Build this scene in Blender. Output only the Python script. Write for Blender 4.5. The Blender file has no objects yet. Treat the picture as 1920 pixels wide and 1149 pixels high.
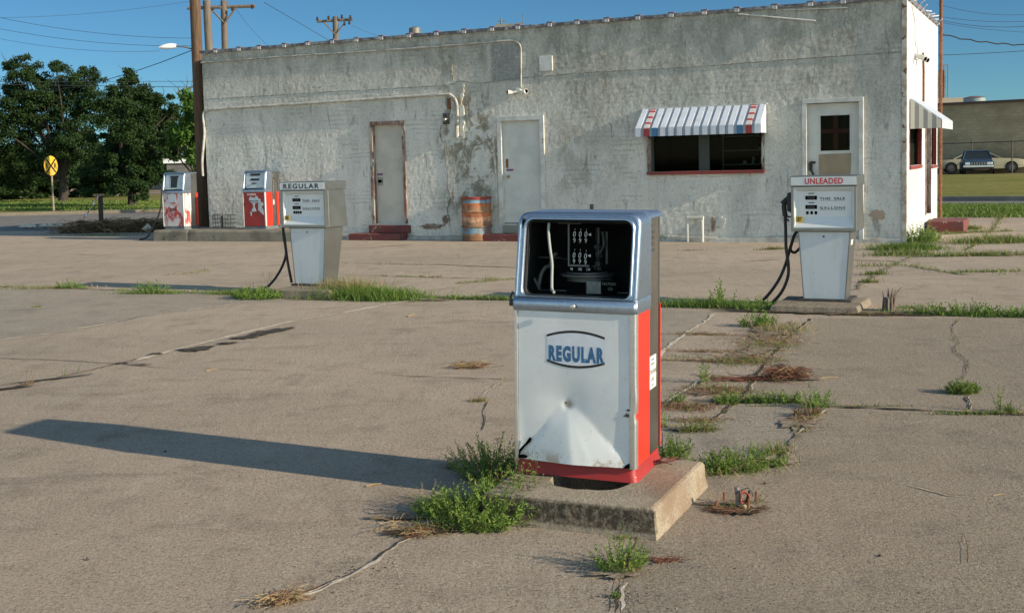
import bpy, bmesh, math, random
from mathutils import Vector, Matrix, noise
R = math.radians
random.seed(7)
sc = bpy.context.scene
COL = sc.collection

# ------------------------------------------------------------------ camera
F = 2200.0; H = 1.6; TP = .08; SH = -(274.5 - F*TP)/1920; ROLL = .025
_p = math.atan(TP)
fw = Vector((0, math.cos(_p), -math.sin(_p)))
_r0 = Vector((1, 0, 0)); _u0 = Vector((0, math.sin(_p), math.cos(_p)))
rt = _r0*math.cos(ROLL) - _u0*math.sin(ROLL)
up = _r0*math.sin(ROLL) + _u0*math.cos(ROLL)
cd = bpy.data.cameras.new('camera'); cam = bpy.data.objects.new('camera', cd); COL.objects.link(cam)
cd.sensor_width = 36; cd.lens = 36*F/1920; cd.shift_y = SH; cd.clip_end = 6000; cd.clip_start = .05
m3 = Matrix((rt, up, -fw)).transposed()
cam.matrix_world = Matrix.Translation((0, 0, H)) @ m3.to_4x4()
sc.camera = cam

def ray(u, v):
    return rt*((u-960)/F) + up*(-(v-574.5)/F + SH*1920/F) + fw
def G(u, v, z=0.):                       # point of a horizontal plane seen at a pixel of the photograph
    d = ray(u, v); t = (z-H)/d.z
    return Vector((d.x*t, d.y*t, z))
def D(u, v, Y):                          # point at distance Y
    d = ray(u, v); t = Y/d.y
    return Vector((d.x*t, Y, H+d.z*t))
def onplane(o, yaw, off=0.):             # pixel -> local (x, off, z) of a thing standing at o turned by yaw
    a = R(yaw); ex = Vector((math.cos(a), math.sin(a))); ey = Vector((-math.sin(a), math.cos(a)))
    def f(u, v):
        d = ray(u, v); ox = o[0]+ey.x*off; oy = o[1]+ey.y*off
        t = (ox*ey.x+oy*ey.y)/(d.x*ey.x+d.y*ey.y)
        return Vector(((d.x*t-ox)*ex.x+(d.y*t-oy)*ex.y, off, H+d.z*t-(o[2] if len(o) > 2 else 0)))
    return f

# ------------------------------------------------------------------ light
SUN_EL = 20.2; SUN_AZ = -27.6            # azimuth counted from +X
w = bpy.data.worlds.new('World'); sc.world = w; w.use_nodes = True
nt = w.node_tree; bg = nt.nodes['Background']
sky = nt.nodes.new('ShaderNodeTexSky'); sky.sky_type = 'NISHITA'; sky.sun_disc = False
sky.sun_elevation = R(SUN_EL); sky.sun_rotation = R(90-SUN_AZ)
sky.air_density = 1.0; sky.dust_density = .1; sky.ozone_density = 3.2
sky.altitude = 2500
tn = nt.nodes.new('ShaderNodeMix'); tn.data_type = 'RGBA'; tn.blend_type = 'MULTIPLY'; tn.inputs[0].default_value = 1
nt.links.new(sky.outputs[0], tn.inputs[6]); 
tc = nt.nodes.new('ShaderNodeTexCoord'); dp = nt.nodes.new('ShaderNodeVectorMath'); dp.operation = 'DOT_PRODUCT'   # sky darkened ahead; half behind the camera brightened and warmed as added fill
dp.inputs[1].default_value = Vector((.30, -1, .55)).normalized(); nt.links.new(tc.outputs['Generated'], dp.inputs[0])
mr = nt.nodes.new('ShaderNodeMapRange'); mr.interpolation_type = 'SMOOTHSTEP'; mr.inputs[1].default_value = -.55; mr.inputs[2].default_value = .75; nt.links.new(dp.outputs['Value'], mr.inputs[0])
tx = nt.nodes.new('ShaderNodeMix'); tx.data_type = 'RGBA'; tx.inputs[6].default_value = (.27, .44, .50, 1); tx.inputs[7].default_value = (2.25, 1.84, 1.32, 1)
nt.links.new(mr.outputs[0], tx.inputs[0]); nt.links.new(tx.outputs[2], tn.inputs[7])
nt.links.new(tn.outputs[2], bg.inputs[0]); bg.inputs[1].default_value = .13
sd = bpy.data.lights.new('sun', 'SUN'); sd.energy = 5.0; sd.angle = R(.5); sd.color = (1, .85, .65)
so = bpy.data.objects.new('sun', sd); COL.objects.link(so)
sv = Vector((math.cos(R(SUN_AZ))*math.cos(R(SUN_EL)), math.sin(R(SUN_AZ))*math.cos(R(SUN_EL)), math.sin(R(SUN_EL))))
so.rotation_euler = sv.to_track_quat('Z', 'Y').to_euler(); so.location = (0, 0, 30)
vs = sc.view_settings; vs.view_transform = 'Standard'; vs.look = 'None'; vs.gamma = 1; vs.use_curve_mapping = False
vs.exposure = .42

# ------------------------------------------------------------------ materials
MATS = {}
class NT:
    def __init__(s, name):
        s.m = bpy.data.materials.new(name); s.m.use_nodes = True; s.t = s.m.node_tree; s.b = s.t.nodes['Principled BSDF']
        s.co = s.t.nodes.new('ShaderNodeTexCoord').outputs['Object']; MATS[name] = s.m
    def n(s, ty, **k):
        x = s.t.nodes.new(ty)
        for a, v in k.items(): setattr(x, a, v)
        return x
    def l(s, a, b): s.t.links.new(a, b)
    def vec(s, scale=(1, 1, 1), loc=(0, 0, 0)):
        x = s.n('ShaderNodeMapping'); s.l(s.co, x.inputs[0]); x.inputs['Scale'].default_value = scale; x.inputs['Location'].default_value = loc
        return x.outputs[0]
    def noise(s, sc_, det=4, rough=.55, v=None, dist=0):
        x = s.n('ShaderNodeTexNoise'); x.inputs['Scale'].default_value = sc_; x.inputs['Detail'].default_value = det
        x.inputs['Roughness'].default_value = rough; x.inputs['Distortion'].default_value = dist
        s.l(v if v is not None else s.co, x.inputs['Vector']); return x.outputs[0]
    def ramp(s, f, a, b, ca=0., cb=1.):
        x = s.n('ShaderNodeMapRange'); x.interpolation_type = 'SMOOTHSTEP'
        s.l(f, x.inputs[0]); x.inputs[1].default_value = a; x.inputs[2].default_value = b
        x.inputs[3].default_value = ca; x.inputs[4].default_value = cb; return x.outputs[0]
    def math(s, op, a, b=None):
        x = s.n('ShaderNodeMath', operation=op)
        for i, q in enumerate((a, b)):
            if q is None: continue
            if isinstance(q, (int, float)): x.inputs[i].default_value = q
            else: s.l(q, x.inputs[i])
        return x.outputs[0]
    def mix(s, f, a, b):
        x = s.n('ShaderNodeMix', data_type='RGBA')
        if isinstance(f, (int, float)): x.inputs[0].default_value = f
        else: s.l(f, x.inputs[0])
        for i, q in ((6, a), (7, b)):
            if isinstance(q, tuple): x.inputs[i].default_value = (*q, 1)
            else: s.l(q, x.inputs[i])
        return x.outputs[2]
    def bump(s, h, strength=.5, dist=.01, prev=None):
        x = s.n('ShaderNodeBump'); x.inputs['Strength'].default_value = strength; x.inputs['Distance'].default_value = dist
        s.l(h, x.inputs['Height'])
        if prev is not None: s.l(prev, x.inputs['Normal'])
        return x.outputs[0]
    def sep(s):
        x = s.n('ShaderNodeSeparateXYZ'); s.l(s.co, x.inputs[0]); return x.outputs
    def done(s, col, rough=.6, metal=0., nrm=None, spec=.5):
        if isinstance(col, tuple): s.b.inputs['Base Color'].default_value = (*col, 1)
        else: s.l(col, s.b.inputs['Base Color'])
        if isinstance(rough, (int, float)): s.b.inputs['Roughness'].default_value = rough
        else: s.l(rough, s.b.inputs['Roughness'])
        s.b.inputs['Metallic'].default_value = metal; s.b.inputs['Specular IOR Level'].default_value = spec
        if nrm is not None: s.l(nrm, s.b.inputs['Normal'])
        return s.m

def M(name, c1, c2=None, sc_=4, rough=.6, metal=0., bump=0, bs=40, spot=None, stretch=(1, 1, 1), spec=.5, thr=(.4, .65), bd=.004):
    if name in MATS: return MATS[name]
    t = NT(name); v = t.vec(stretch); col = c1
    if c2: col = t.mix(t.ramp(t.noise(sc_, 6, .6, v), *thr), c1, c2)
    if spot: col = t.mix(t.ramp(t.noise(spot[1], 5, .65, v, .3), spot[2], spot[2]+.06), col, spot[0])
    nr = t.bump(t.noise(bs, 4, .6, v), bump, bd) if bump else None
    return t.done(col, rough, metal, nr, spec)

def ground_mat(name, a, b, dark, pale, fine=1.):
    t = NT(name)
    big = t.ramp(t.noise(.35, 5, .6), .35, .68); mid = t.noise(2.2, 6, .66)
    col = t.mix(big, a, b); col = t.mix(t.ramp(mid, .5, .72, 0, .6), col, dark)
    sv_ = t.vec((.5, 1.6, 1)); col = t.mix(t.ramp(t.noise(1.1, 6, .66, sv_, .6), .60, .74, 0, .55), col, dark)
    drk = t.ramp(t.noise(.8, 6, .66, t.vec((.35, 1.5, 1), (9, 3, 0)), .4), .60, .74, 0, .60)
    col = t.mix(drk, col, (.075, .072, .066))
    stq = t.noise(3.2, 6, .72, t.vec((2.2, .35, 1), (1, 7, 0)), .5); col = t.mix(t.ramp(stq, .52, .72, 0, .28), col, pale); col = t.mix(t.ramp(stq, .46, .30, 0, .35), col, dark)
    rs = t.noise(1.7, 6, .7, t.vec((1, 1, 1), (4, 4, 4))); col = t.mix(t.ramp(rs, .60, .74, 0, .35), col, (.42, .30, .20))
    gr = t.noise(48, 4, .75, t.vec((1, 1, 1), (3, 1, 0))); col = t.mix(t.ramp(gr, .53, .66, 0, .55), col, pale); col = t.mix(t.ramp(gr, .47, .34, 0, .6), col, tuple(x*.6 for x in dark))
    md = t.noise(5.5, 6, .72, t.vec((.7, 1.2, 1), (2, 9, 0)), .4); col = t.mix(t.ramp(md, .56, .70, 0, .45), col, dark); col = t.mix(t.ramp(md, .44, .30, 0, .4), col, pale)
    sp = t.noise(95, 3, .7); col = t.mix(t.ramp(sp, .56, .68, 0, .75), col, pale); col = t.mix(t.ramp(sp, .46, .33, 0, .8), col, tuple(x*.45 for x in dark))
    f2 = t.noise(26, 4, .75); col = t.mix(t.ramp(f2, .57, .70, 0, .4), col, tuple(x*.6 for x in dark))
    n1 = t.bump(t.noise(100*fine, 3, .75), .9, .010)
    n2 = t.bump(t.noise(30, 6, .78), .9, .018, n1)
    n3 = t.bump(t.noise(2.0, 4, .6), .5, .03, n2)
    return t.done(col, .93, 0, n3, .15)
m_conc = ground_mat('weathered_concrete', (.485, .395, .305), (.395, .33, .255), (.235, .195, .15), (.62, .54, .43))
m_plinth = ground_mat('plinth_concrete', (.32, .265, .195), (.27, .23, .17), (.15, .125, .095), (.42, .37, .29), 1.5)
t = NT('stained_shaded_plinth_concrete'); x, y, z = t.sep(); n_ = t.noise(30, 5, .75); col = t.mix(t.ramp(t.noise(3, 5, .6), .4, .65), (.34, .285, .21), (.28, .235, .175))
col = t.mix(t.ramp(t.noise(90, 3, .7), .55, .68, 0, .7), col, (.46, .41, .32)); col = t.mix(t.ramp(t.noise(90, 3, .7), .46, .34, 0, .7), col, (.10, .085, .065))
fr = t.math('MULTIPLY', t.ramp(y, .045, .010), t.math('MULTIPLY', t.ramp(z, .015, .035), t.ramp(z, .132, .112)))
col = t.mix(t.math('MULTIPLY', fr, t.ramp(n_, .36, .58, .35, .95)), col, (.055, .045, .032))  # dark front band: algae stain with the face's shade painted in
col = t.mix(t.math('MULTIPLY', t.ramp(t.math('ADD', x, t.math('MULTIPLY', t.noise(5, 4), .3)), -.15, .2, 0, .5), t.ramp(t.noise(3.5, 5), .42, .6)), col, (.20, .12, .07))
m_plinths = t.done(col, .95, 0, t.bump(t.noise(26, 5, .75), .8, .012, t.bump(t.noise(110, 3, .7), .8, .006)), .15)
m_road = M('old_asphalt', (.17, .165, .155), (.23, .22, .20), 2, .95, bump=.4, bs=60, spec=.1)
m_earth = M('dry_earth', (.20, .15, .10), (.30, .24, .16), .7, .95, bump=.4, bs=20, spec=.1)
m_soil = M('crack_soil', (.055, .042, .030), (.12, .09, .06), 9, .95, bump=.6, bs=50, spec=.1, bd=.01)
m_tar = M('crack_tar', (.05, .048, .043), (.10, .09, .078), 12, .9, spec=.1)
m_dirt = M('broken_ground_dirt', (.19, .15, .105), (.34, .285, .215), 11, .95, bump=.7, bs=40, spec=.1, bd=.012)
m_chip = M('chipped_concrete', (.50, .43, .34), (.64, .57, .46), 12, .95, bump=.7, bs=45, spec=.1, bd=.01)
m_stone = M('gravel_stone', (.20, .18, .155), (.36, .32, .27), 3, .95)
def green(name, a, b, c=None, tl=.25, sc_=3):
    t = NT(name); g = t.n('ShaderNodeNewGeometry'); rp = g.outputs['Random Per Island']
    col = t.mix(rp, a, b); col = t.mix(t.ramp(t.noise(sc_, 3), .42, .62), col, c or a)
    m = t.done(col, .7, 0, None, .25)
    tr = t.n('ShaderNodeBsdfTranslucent'); t.l(col, tr.inputs[0]); mx = t.n('ShaderNodeMixShader'); mx.inputs[0].default_value = tl
    out = t.t.nodes['Material Output']; t.l(t.b.outputs[0], mx.inputs[1]); t.l(tr.outputs[0], mx.inputs[2]); t.l(mx.outputs[0], out.inputs[0]); return m
m_weed = green('weed_green', (.075, .155, .024), (.26, .36, .075), (.14, .235, .042))
m_weedy = green('weed_yellow_green', (.10, .17, .03), (.23, .26, .07), (.15, .20, .05))
m_blade = green('grass_blade', (.07, .15, .025), (.20, .28, .065), (.12, .20, .04), .25, 2)
m_straw = green('dry_straw', (.24, .165, .085), (.46, .35, .20), (.32, .23, .12), .15, 6)
m_rtwig = green('red_brown_twig', (.10, .035, .022), (.22, .095, .06), (.14, .055, .035), .05, 6)
m_brush = green('brown_brush', (.05, .033, .02), (.13, .09, .05), (.085, .06, .033), .05, 4)
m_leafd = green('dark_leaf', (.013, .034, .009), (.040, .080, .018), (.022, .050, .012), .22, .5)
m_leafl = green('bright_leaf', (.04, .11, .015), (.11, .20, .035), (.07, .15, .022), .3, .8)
m_bark = M('bark', (.03, .024, .018), (.06, .048, .036), 8, .95, bump=.6, bs=25)
m_pole = M('pole_wood', (.135, .08, .045), (.07, .045, .028), 5, .9, bump=.6, bs=20, stretch=(6, 6, .4), bd=.01)
m_gpole = M('grey_pole_wood', (.17, .14, .11), (.10, .08, .065), 5, .9, bump=.5, bs=20, stretch=(6, 6, .4))
t = NT('lawn'); c = t.mix(t.ramp(t.noise(.25, 6, .65, t.vec((.5, 1.6, 1))), .38, .64), (.17, .175, .040), (.27, .235, .075))
c = t.mix(t.ramp(t.noise(5, 5, .7), .45, .65), c, (.12, .13, .032)); m_lawn = t.done(c, .95, 0, t.bump(t.noise(9, 5, .8), .5, .06), .1)

# stucco of the building: x runs along the wall, z up (building's own axes)
def stucco(name, end=False):
    t = NT(name); x, y, z = t.sep()
    vs_ = t.vec((1, 1, .45))
    blot = t.noise(1.3, 7, .66, vs_, .5)
    lo = t.mix(t.ramp(blot, .40, .64), (.90, .87, .78), (.70, .685, .61))
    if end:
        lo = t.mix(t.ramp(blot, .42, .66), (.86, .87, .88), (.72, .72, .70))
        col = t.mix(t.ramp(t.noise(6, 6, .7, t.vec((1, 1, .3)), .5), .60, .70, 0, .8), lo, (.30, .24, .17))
    else:
        zz = t.math('ADD', z, t.math('MULTIPLY', t.math('SUBTRACT', t.noise(.9, 5, .65, vs_), .5), 2.6))
        xx = t.math('ADD', x, t.math('MULTIPLY', t.math('SUBTRACT', t.noise(1.1, 5, .65, t.vec((1, 1, 1), (5, 2, 8))), .5), 1.3))
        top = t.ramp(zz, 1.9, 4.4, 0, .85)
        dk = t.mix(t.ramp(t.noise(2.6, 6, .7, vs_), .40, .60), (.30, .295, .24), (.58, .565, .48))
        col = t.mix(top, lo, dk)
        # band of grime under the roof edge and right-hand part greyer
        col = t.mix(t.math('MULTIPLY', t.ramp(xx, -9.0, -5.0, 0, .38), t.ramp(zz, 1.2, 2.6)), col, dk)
        # brown bare-render patch between meter and middle door, and weaker one right of the middle door
        def win(a, b, e, src): return t.math('MULTIPLY', t.ramp(src, a-e, a+e), t.ramp(src, b+e, b-e))
        pk = t.ramp(t.noise(3.2, 7, .72, t.vec((1, 1, .7), (3, 1, 2)), .6), .44, .54)
        for a, b, z0, z1, s_ in ((-9.0, -7.85, .6, 3.0, 1.), (-6.4, -5.7, .9, 2.3, .45), (-5.6, -5.0, 1.2, 3.6, .3), (-9.1, -8.8, 2.9, 4.1, .7)):
            msk = t.math('MULTIPLY', t.math('MULTIPLY', win(a, b, .16, xx), win(z0, z1, .25, z)), pk)
            col = t.mix(t.math('MULTIPLY', msk, s_*.9), col, (.27, .24, .16))
        # smooth grey patch next to conduit
        col = t.mix(t.math('MULTIPLY', win(-7.9, -7.25, .05, x), t.math('MULTIPLY', win(3.15, 3.9, .05, z), .7)), col, (.27, .29, .275))
        # pale drips below the middle
        dr = t.ramp(t.noise(6, 6, .7, t.vec((1.4, 1, .45)), .8), .54, .66, 0, .7)
        col = t.mix(t.math('MULTIPLY', dr, t.ramp(z, 3.4, 1.2)), col, (.72, .75, .73))
        tw = t.ramp(t.noise(1.6, 4, .6, t.vec((.8, 1, 1.3), (2, 5, 1))), .50, .62)
        wv = t.n('ShaderNodeTexWave'); wv.wave_type = 'RINGS'; wv.inputs['Scale'].default_value = 2.2; wv.inputs['Distortion'].default_value = 5; wv.inputs['Detail'].default_value = 4; t.l(t.vec((.5, 1, 1.6), (5, 0, -1)), wv.inputs['Vector'])
        col = t.mix(t.math('MULTIPLY', tw, t.ramp(wv.outputs[1], .6, .9, 0, .30)), col, (.27, .27, .225))
        dr2 = t.ramp(t.noise(5, 6, .68, t.vec((1.5, 1, .30), (8, 0, 3)), .6), .57, .68, 0, .65)
        col = t.mix(dr2, col, (.22, .22, .19))
        # soil splash along the base
        col = t.mix(t.ramp(zz, .35, -.9, 0, .7), col, (.36, .35, .30))
    fl = t.noise(24, 5, .8, t.vec((1, 1, .8)), .9)  # worn flecks, with raking-light sparkle of the rough render painted in
    col = t.mix(t.ramp(fl, .53, .66, 0, .65), col, (.80, .79, .71)); col = t.mix(t.ramp(fl, .47, .34, 0, .55), col, (.22, .225, .20))
    n1 = t.bump(t.noise(48, 4, .75), .9, .010)
    n2 = t.bump(t.noise(17, 6, .78, t.vec((1, 1, .75)), .9), 1., .05, n1)
    return t.done(col, .93, 0, n2, .15)
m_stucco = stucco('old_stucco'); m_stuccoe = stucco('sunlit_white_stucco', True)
m_wpaint = M('aged_white_paint', (.62, .62, .58), (.48, .47, .42), 5, .7, spot=((.20, .14, .10), 14, .64), bump=.3, bs=60)
m_door = M('door_paint', (.56, .52, .44), (.47, .44, .38), 2.5, .6, bump=.1, bs=30)
m_doorw = M('pale_door_paint', (.60, .60, .55), (.50, .51, .47), 2.5, .6, spot=((.30, .26, .2), 6, .70), bump=.1, bs=30)
m_rframe = M('peeling_red_brown_frame', (.22, .13, .10), (.42, .38, .33), 7, .8, spot=((.11, .06, .045), 13, .54), bump=.5, bs=30, stretch=(1, 1, .3))
m_redsill = M('red_sill_paint', (.26, .035, .028), (.18, .04, .035), 6, .6, spot=((.45, .38, .33), 12, .68))
m_redstep = M('red_step_paint', (.17, .04, .035), (.13, .05, .045), 5, .8, spot=((.40, .35, .30), 7, .60), bump=.5, bs=30)
m_black = M('black_void', (.004, .004, .004), None, rough=.9, spec=0)
m_blackp = M('black_plastic', (.018, .018, .018), None, rough=.5)
m_rub = M('black_rubber', (.014, .014, .015), None, rough=.55)
m_dark = M('dark_metal', (.05, .05, .05), (.09, .08, .07), 20, .6, .3)
m_rust = M('rust', (.14, .055, .025), (.24, .10, .045), 20, .9, bump=.4)
m_white = M('white_enamel', (.62, .645, .655), (.54, .565, .57), 4, .30, bump=.03, bs=8, spot=((.40, .36, .30), 18, .67), stretch=(1, 1, .35))
t = NT('stained_enamel'); x, y, z = t.sep()
dx_ = t.math('SUBTRACT', x, -.318); dz_ = t.math('SUBTRACT', z, .335)
rr = t.math('SQRT', t.math('ADD', t.math('MULTIPLY', dx_, dx_), t.math('MULTIPLY', dz_, dz_)))
c = t.mix(t.ramp(t.noise(3, 4), .4, .6), (.70, .72, .72), (.64, .66, .66))
c = t.mix(t.math('MULTIPLY', t.ramp(rr, .032, .0), t.ramp(t.noise(40, 4), .35, .6)), c, (.36, .27, .16))
chips = t.ramp(t.noise(46, 3, .6), .70, .74)
edge = t.math('MAXIMUM', t.math('MAXIMUM', t.ramp(x, -.10, -.035), t.ramp(x, -.49, -.55)), t.math('MAXIMUM', t.ramp(z, .20, .07), t.ramp(z, .70, .765)))
c = t.mix(t.math('MULTIPLY', chips, t.math('MULTIPLY', edge, .9)), c, (.16, .09, .05))
c = t.mix(t.math('MULTIPLY', t.ramp(t.noise(16, 5, .6, t.vec((1.6, 1, .12), (1, 0, 3)), .2), .60, .74, 0, .35), t.ramp(z, .05, .5, 1, .4)), c, (.50, .46, .38))
c = t.mix(t.ramp(t.noise(5, 6, .7), .50, .72, 0, .35), c, (.50, .51, .49)); c = t.mix(t.ramp(t.noise(22, 6, .75, t.vec((1, 1, .5), (6, 0, 2)), 1.2), .62, .70, 0, .5), c, (.42, .38, .32)); c = t.mix(t.math('MULTIPLY', t.ramp(t.noise(70, 3, .7), .68, .72), t.ramp(z, .45, .1)), c, (.12, .08, .05))
c = t.mix(t.math('MULTIPLY', t.ramp(z, .14, .066), t.ramp(t.noise(14, 5, .7), .5, .62)), c, (.45, .38, .30))
m_whiten = t.done(c, .30, 0, t.bump(t.noise(7, 3), .03, .004))
m_whited = M('dial_white', (.70, .72, .72), (.66, .68, .68), 3, .25)
m_red = M('red_enamel', (.62, .030, .016), (.54, .035, .018), 4, .32)
m_reds = M('faded_red_skirt', (.33, .018, .016), (.26, .022, .02), 6, .55, spot=((.28, .22, .17), 9, .66))
m_redd = M('dull_red_panel', (.36, .022, .018), (.28, .02, .018), 4, .4)
m_bluetext = M('blue_lettering', (.025, .11, .24), (.045, .16, .31), 40, .5, spot=((.50, .56, .62), 55, .70))
m_ink = M('black_lettering', (.012, .012, .014), None, rough=.4)
m_redtext = M('red_lettering', (.55, .02, .02), None, rough=.4)
m_deci = M('dial_digit', (.55, .57, .55), None, rough=.5)
m_decal = M('paper_decal', (.64, .68, .74), (.58, .62, .67), 12, .45, bump=.3, bs=25)
m_yel = M('yellow_sticker', (.70, .46, .04), None, rough=.5)
m_ysign = M('yellow_sign_face', (.75, .45, .03), (.66, .38, .03), 5, .5)
m_sticker = M('white_sticker', (.74, .74, .72), (.60, .58, .54), 30, .5)
def metal(name, a, b, rough, sc_=6, bump=.08, grime=None):
    t = NT(name); v = t.vec((1, 1, 1)); n = t.noise(sc_, 6, .65, v)
    col = t.mix(t.ramp(n, .38, .64), a, b)
    if grime: col = t.mix(t.ramp(t.noise(sc_*9, 4, .7, v), .55, .66, 0, .6), col, grime)
    ro = t.ramp(t.noise(sc_*3, 4, .6, v), .3, .7, rough*.92, rough*1.12)
    return t.done(col, ro, .95, t.bump(t.noise(sc_*7, 3, .6, v), bump, .003))
m_chrome = metal('weathered_cast_aluminium', (.38, .46, .56), (.33, .40, .49), .38, 60, .012, (.66, .74, .82))  # blue tint puts sky reflection into the metal's base colour
m_trim = metal('chrome_trim', (.76, .76, .75), (.70, .69, .67), .36, 60, .03)
m_steel = metal('stainless_steel', (.44, .42, .385), (.37, .355, .33), .24, 3, .03)
m_steel2 = metal('brushed_steel_side', (.30, .30, .285), (.26, .26, .245), .38, 2, .015)
t = NT('scuffed_red_white'); c = t.mix(t.ramp(t.noise(6, 5, .6, t.vec((1, 1, .7), (2, 0, 1)), .4), .46, .58), (.66, .60, .58), (.48, .06, .05)); t.done(c, .5)
m_scuff = MATS['scuffed_red_white']
t = NT('drum_paint'); x, y, z = t.sep(); zz = t.math('ADD', z, t.math('MULTIPLY', t.math('SUBTRACT', t.noise(5, 5, .6), .5), .10))
cr = t.n('ShaderNodeValToRGB'); t.l(t.math('DIVIDE', zz, .88), cr.inputs[0]); e = cr.color_ramp; e.interpolation = 'CONSTANT'
st = [(0, (.20, .10, .045)), (.12, (.26, .15, .08)), (.17, (.16, .27, .33)), (.31, (.22, .13, .07)), (.36, (.30, .20, .13)), (.44, (.60, .36, .22)), (.54, (.52, .17, .07)), (.63, (.36, .20, .11)), (.78, (.46, .17, .08)), (.86, (.16, .33, .42)), (.93, (.30, .06, .05))]
while len(e.elements) < len(st): e.elements.new(.5)
for q, (p_, c_) in zip(e.elements, st): q.position = p_; q.color = (*c_, 1)
c = t.mix(t.ramp(t.noise(6, 7, .75, t.vec((1, 1, .5)), .3), .46, .60, 0, .85), cr.outputs[0], (.20, .085, .045))
m_drum = t.done(c, .75, .1, t.bump(t.noise(40, 4, .7), .4, .004))
t = NT('window_glass'); m_glass = t.m; gt = t.n('ShaderNodeBsdfTransparent'); gt.inputs[0].default_value = (.55, .60, .57, 1); gg = t.n('ShaderNodeBsdfGlossy'); gg.inputs['Roughness'].default_value = .04; gm = t.n('ShaderNodeMixShader'); gm.inputs[0].default_value = .003
t.l(gt.outputs[0], gm.inputs[1]); t.l(gg.outputs[0], gm.inputs[2]); t.l(gm.outputs[0], t.t.nodes['Material Output'].inputs[0])
t = NT('car_glass'); m_cglass = t.done((.02, .025, .03), .06)
m_awnw = M('awning_white', (.66, .70, .76), (.58, .62, .68), 5, .45)
m_awng = M('awning_grey_blue', (.33, .38, .43), (.28, .33, .38), 5, .45)
t = NT('awning_red'); x, y, z = t.sep(); wv = t.math('FRACT', t.math('MULTIPLY', y, 7.5)); rd_ = t.mix(t.math('MULTIPLY', t.ramp(wv, .30, .34), t.math('LESS_THAN', z, 2.465)), (.42, .05, .05), (.62, .56, .53)); rd_ = t.mix(t.math('LESS_THAN', z, 2.112), rd_, (.30, .03, .035)); m_awnr = t.done(rd_, .5)
m_awnb = M('awning_blue', (.04, .15, .30), None, rough=.5)
m_brick = M('distant_block_wall', (.20, .175, .13), (.15, .13, .10), 1.2, .95, stretch=(1, 1, 3))

# ------------------------------------------------------------------ mesh helpers
class MB:
    def __init__(s): s.bm = bmesh.new()
    def v(s, p): return s.bm.verts.new(p)
    def face(s, pts, mi=0):
        f = s.bm.faces.new([s.bm.verts.new(p) for p in pts]); f.material_index = mi; return f
    def box(s, x0, x1, y0, y1, z0, z1, mi=0):
        c_ = [s.v((x, y, z)) for z in (z0, z1) for y in (y0, y1) for x in (x0, x1)]
        for q in ((0, 2, 3, 1), (4, 5, 7, 6), (0, 1, 5, 4), (2, 6, 7, 3), (0, 4, 6, 2), (1, 3, 7, 5)):
            s.bm.faces.new([c_[i] for i in q]).material_index = mi
        return s
    def hexa(s, b, t_, mi=0):            # b, t_: 4 points each, same winding (ccw from above)
        vb = [s.v(p) for p in b]; vt = [s.v(p) for p in t_]
        s.bm.faces.new(vb[::-1]).material_index = mi; s.bm.faces.new(vt).material_index = mi
        for i in range(4): s.bm.faces.new([vb[i], vb[(i+1) % 4], vt[(i+1) % 4], vt[i]]).material_index = mi
        return s
    def loft(s, rings, close=True, cap=(True, True), mi=0):
        vr = [[s.v(p) for p in r] for r in rings]; n = len(vr[0])
        for a, b in zip(vr, vr[1:]):
            for i in range(n if close else n-1):
                s.bm.faces.new([a[i], a[(i+1) % n], b[(i+1) % n], b[i]]).material_index = mi
        if cap[0]: s.bm.faces.new(vr[0][::-1]).material_index = mi
        if cap[1]: s.bm.faces.new(vr[-1]).material_index = mi
        return s
    def tube(s, pts, r, n=8, mi=0, r2=None, cap=True):
        pts = [Vector(p) for p in pts]; rings = []; N = len(pts); prev = None
        for i, p in enumerate(pts):
            d = (pts[min(i+1, N-1)] - pts[max(i-1, 0)]).normalized()
            if prev is None:
                a = d.cross(Vector((0, 0, 1)));
                if a.length < .1: a = d.cross(Vector((0, 1, 0)))
            else: a = prev - d*prev.dot(d)
            a.normalize(); prev = a; b = d.cross(a)
            rr = r if r2 is None else r+(r2-r)*i/(N-1)
            rings.append([p+(a*math.cos(k*2*math.pi/n)+b*math.sin(k*2*math.pi/n))*rr for k in range(n)])
        return s.loft(rings, True, (cap, cap), mi)
    def lathe(s, prof, n=24, c=(0, 0, 0), mi=0, axis='z', cap=(True, True)):
        rings = []
        for r, h in prof:
            rg = []
            for k in range(n):
                a = k*2*math.pi/n
                if axis == 'z': rg.append((c[0]+r*math.cos(a), c[1]+r*math.sin(a), c[2]+h))
                else: rg.append((c[0]+r*math.cos(a), c[1]+h, c[2]+r*math.sin(a)))
            rings.append(rg)
        return s.loft(rings, True, cap, mi)
    def prism(s, poly, y0, y1, mi=0):    # poly of (x, z), extruded along y
        return s.loft([[(x, y0, z) for x, z in poly], [(x, y1, z) for x, z in poly]], True, (True, True), mi)
    def build(s, name, mats, parent=None, smooth=False, bevel=0, fixn=True, loc=None, seg=2):
        if fixn: bmesh.ops.recalc_face_normals(s.bm, faces=s.bm.faces)
        me = bpy.data.meshes.new(name); s.bm.to_mesh(me); s.bm.free()
        for m in (mats if isinstance(mats, (list, tuple)) else [mats]): me.materials.append(m)
        if smooth:
            me.polygons.foreach_set('use_smooth', [True]*len(me.polygons))
            me.set_sharp_from_angle(angle=R(40))
        o = bpy.data.objects.new(name, me); COL.objects.link(o)
        if parent: o.parent = parent
        if loc is not None: o.location = loc
        if bevel:
            b = o.modifiers.new('bevel', 'BEVEL'); b.width = bevel; b.segments = seg; b.limit_method = 'ANGLE'; b.angle_limit = R(35)
        return o
def tag(o, label=None, cat=None, group=None, kind=None):
    if label: o['label'] = label
    if cat: o['category'] = cat
    if group: o['group'] = group
    if kind: o['kind'] = kind
    return o
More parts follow.
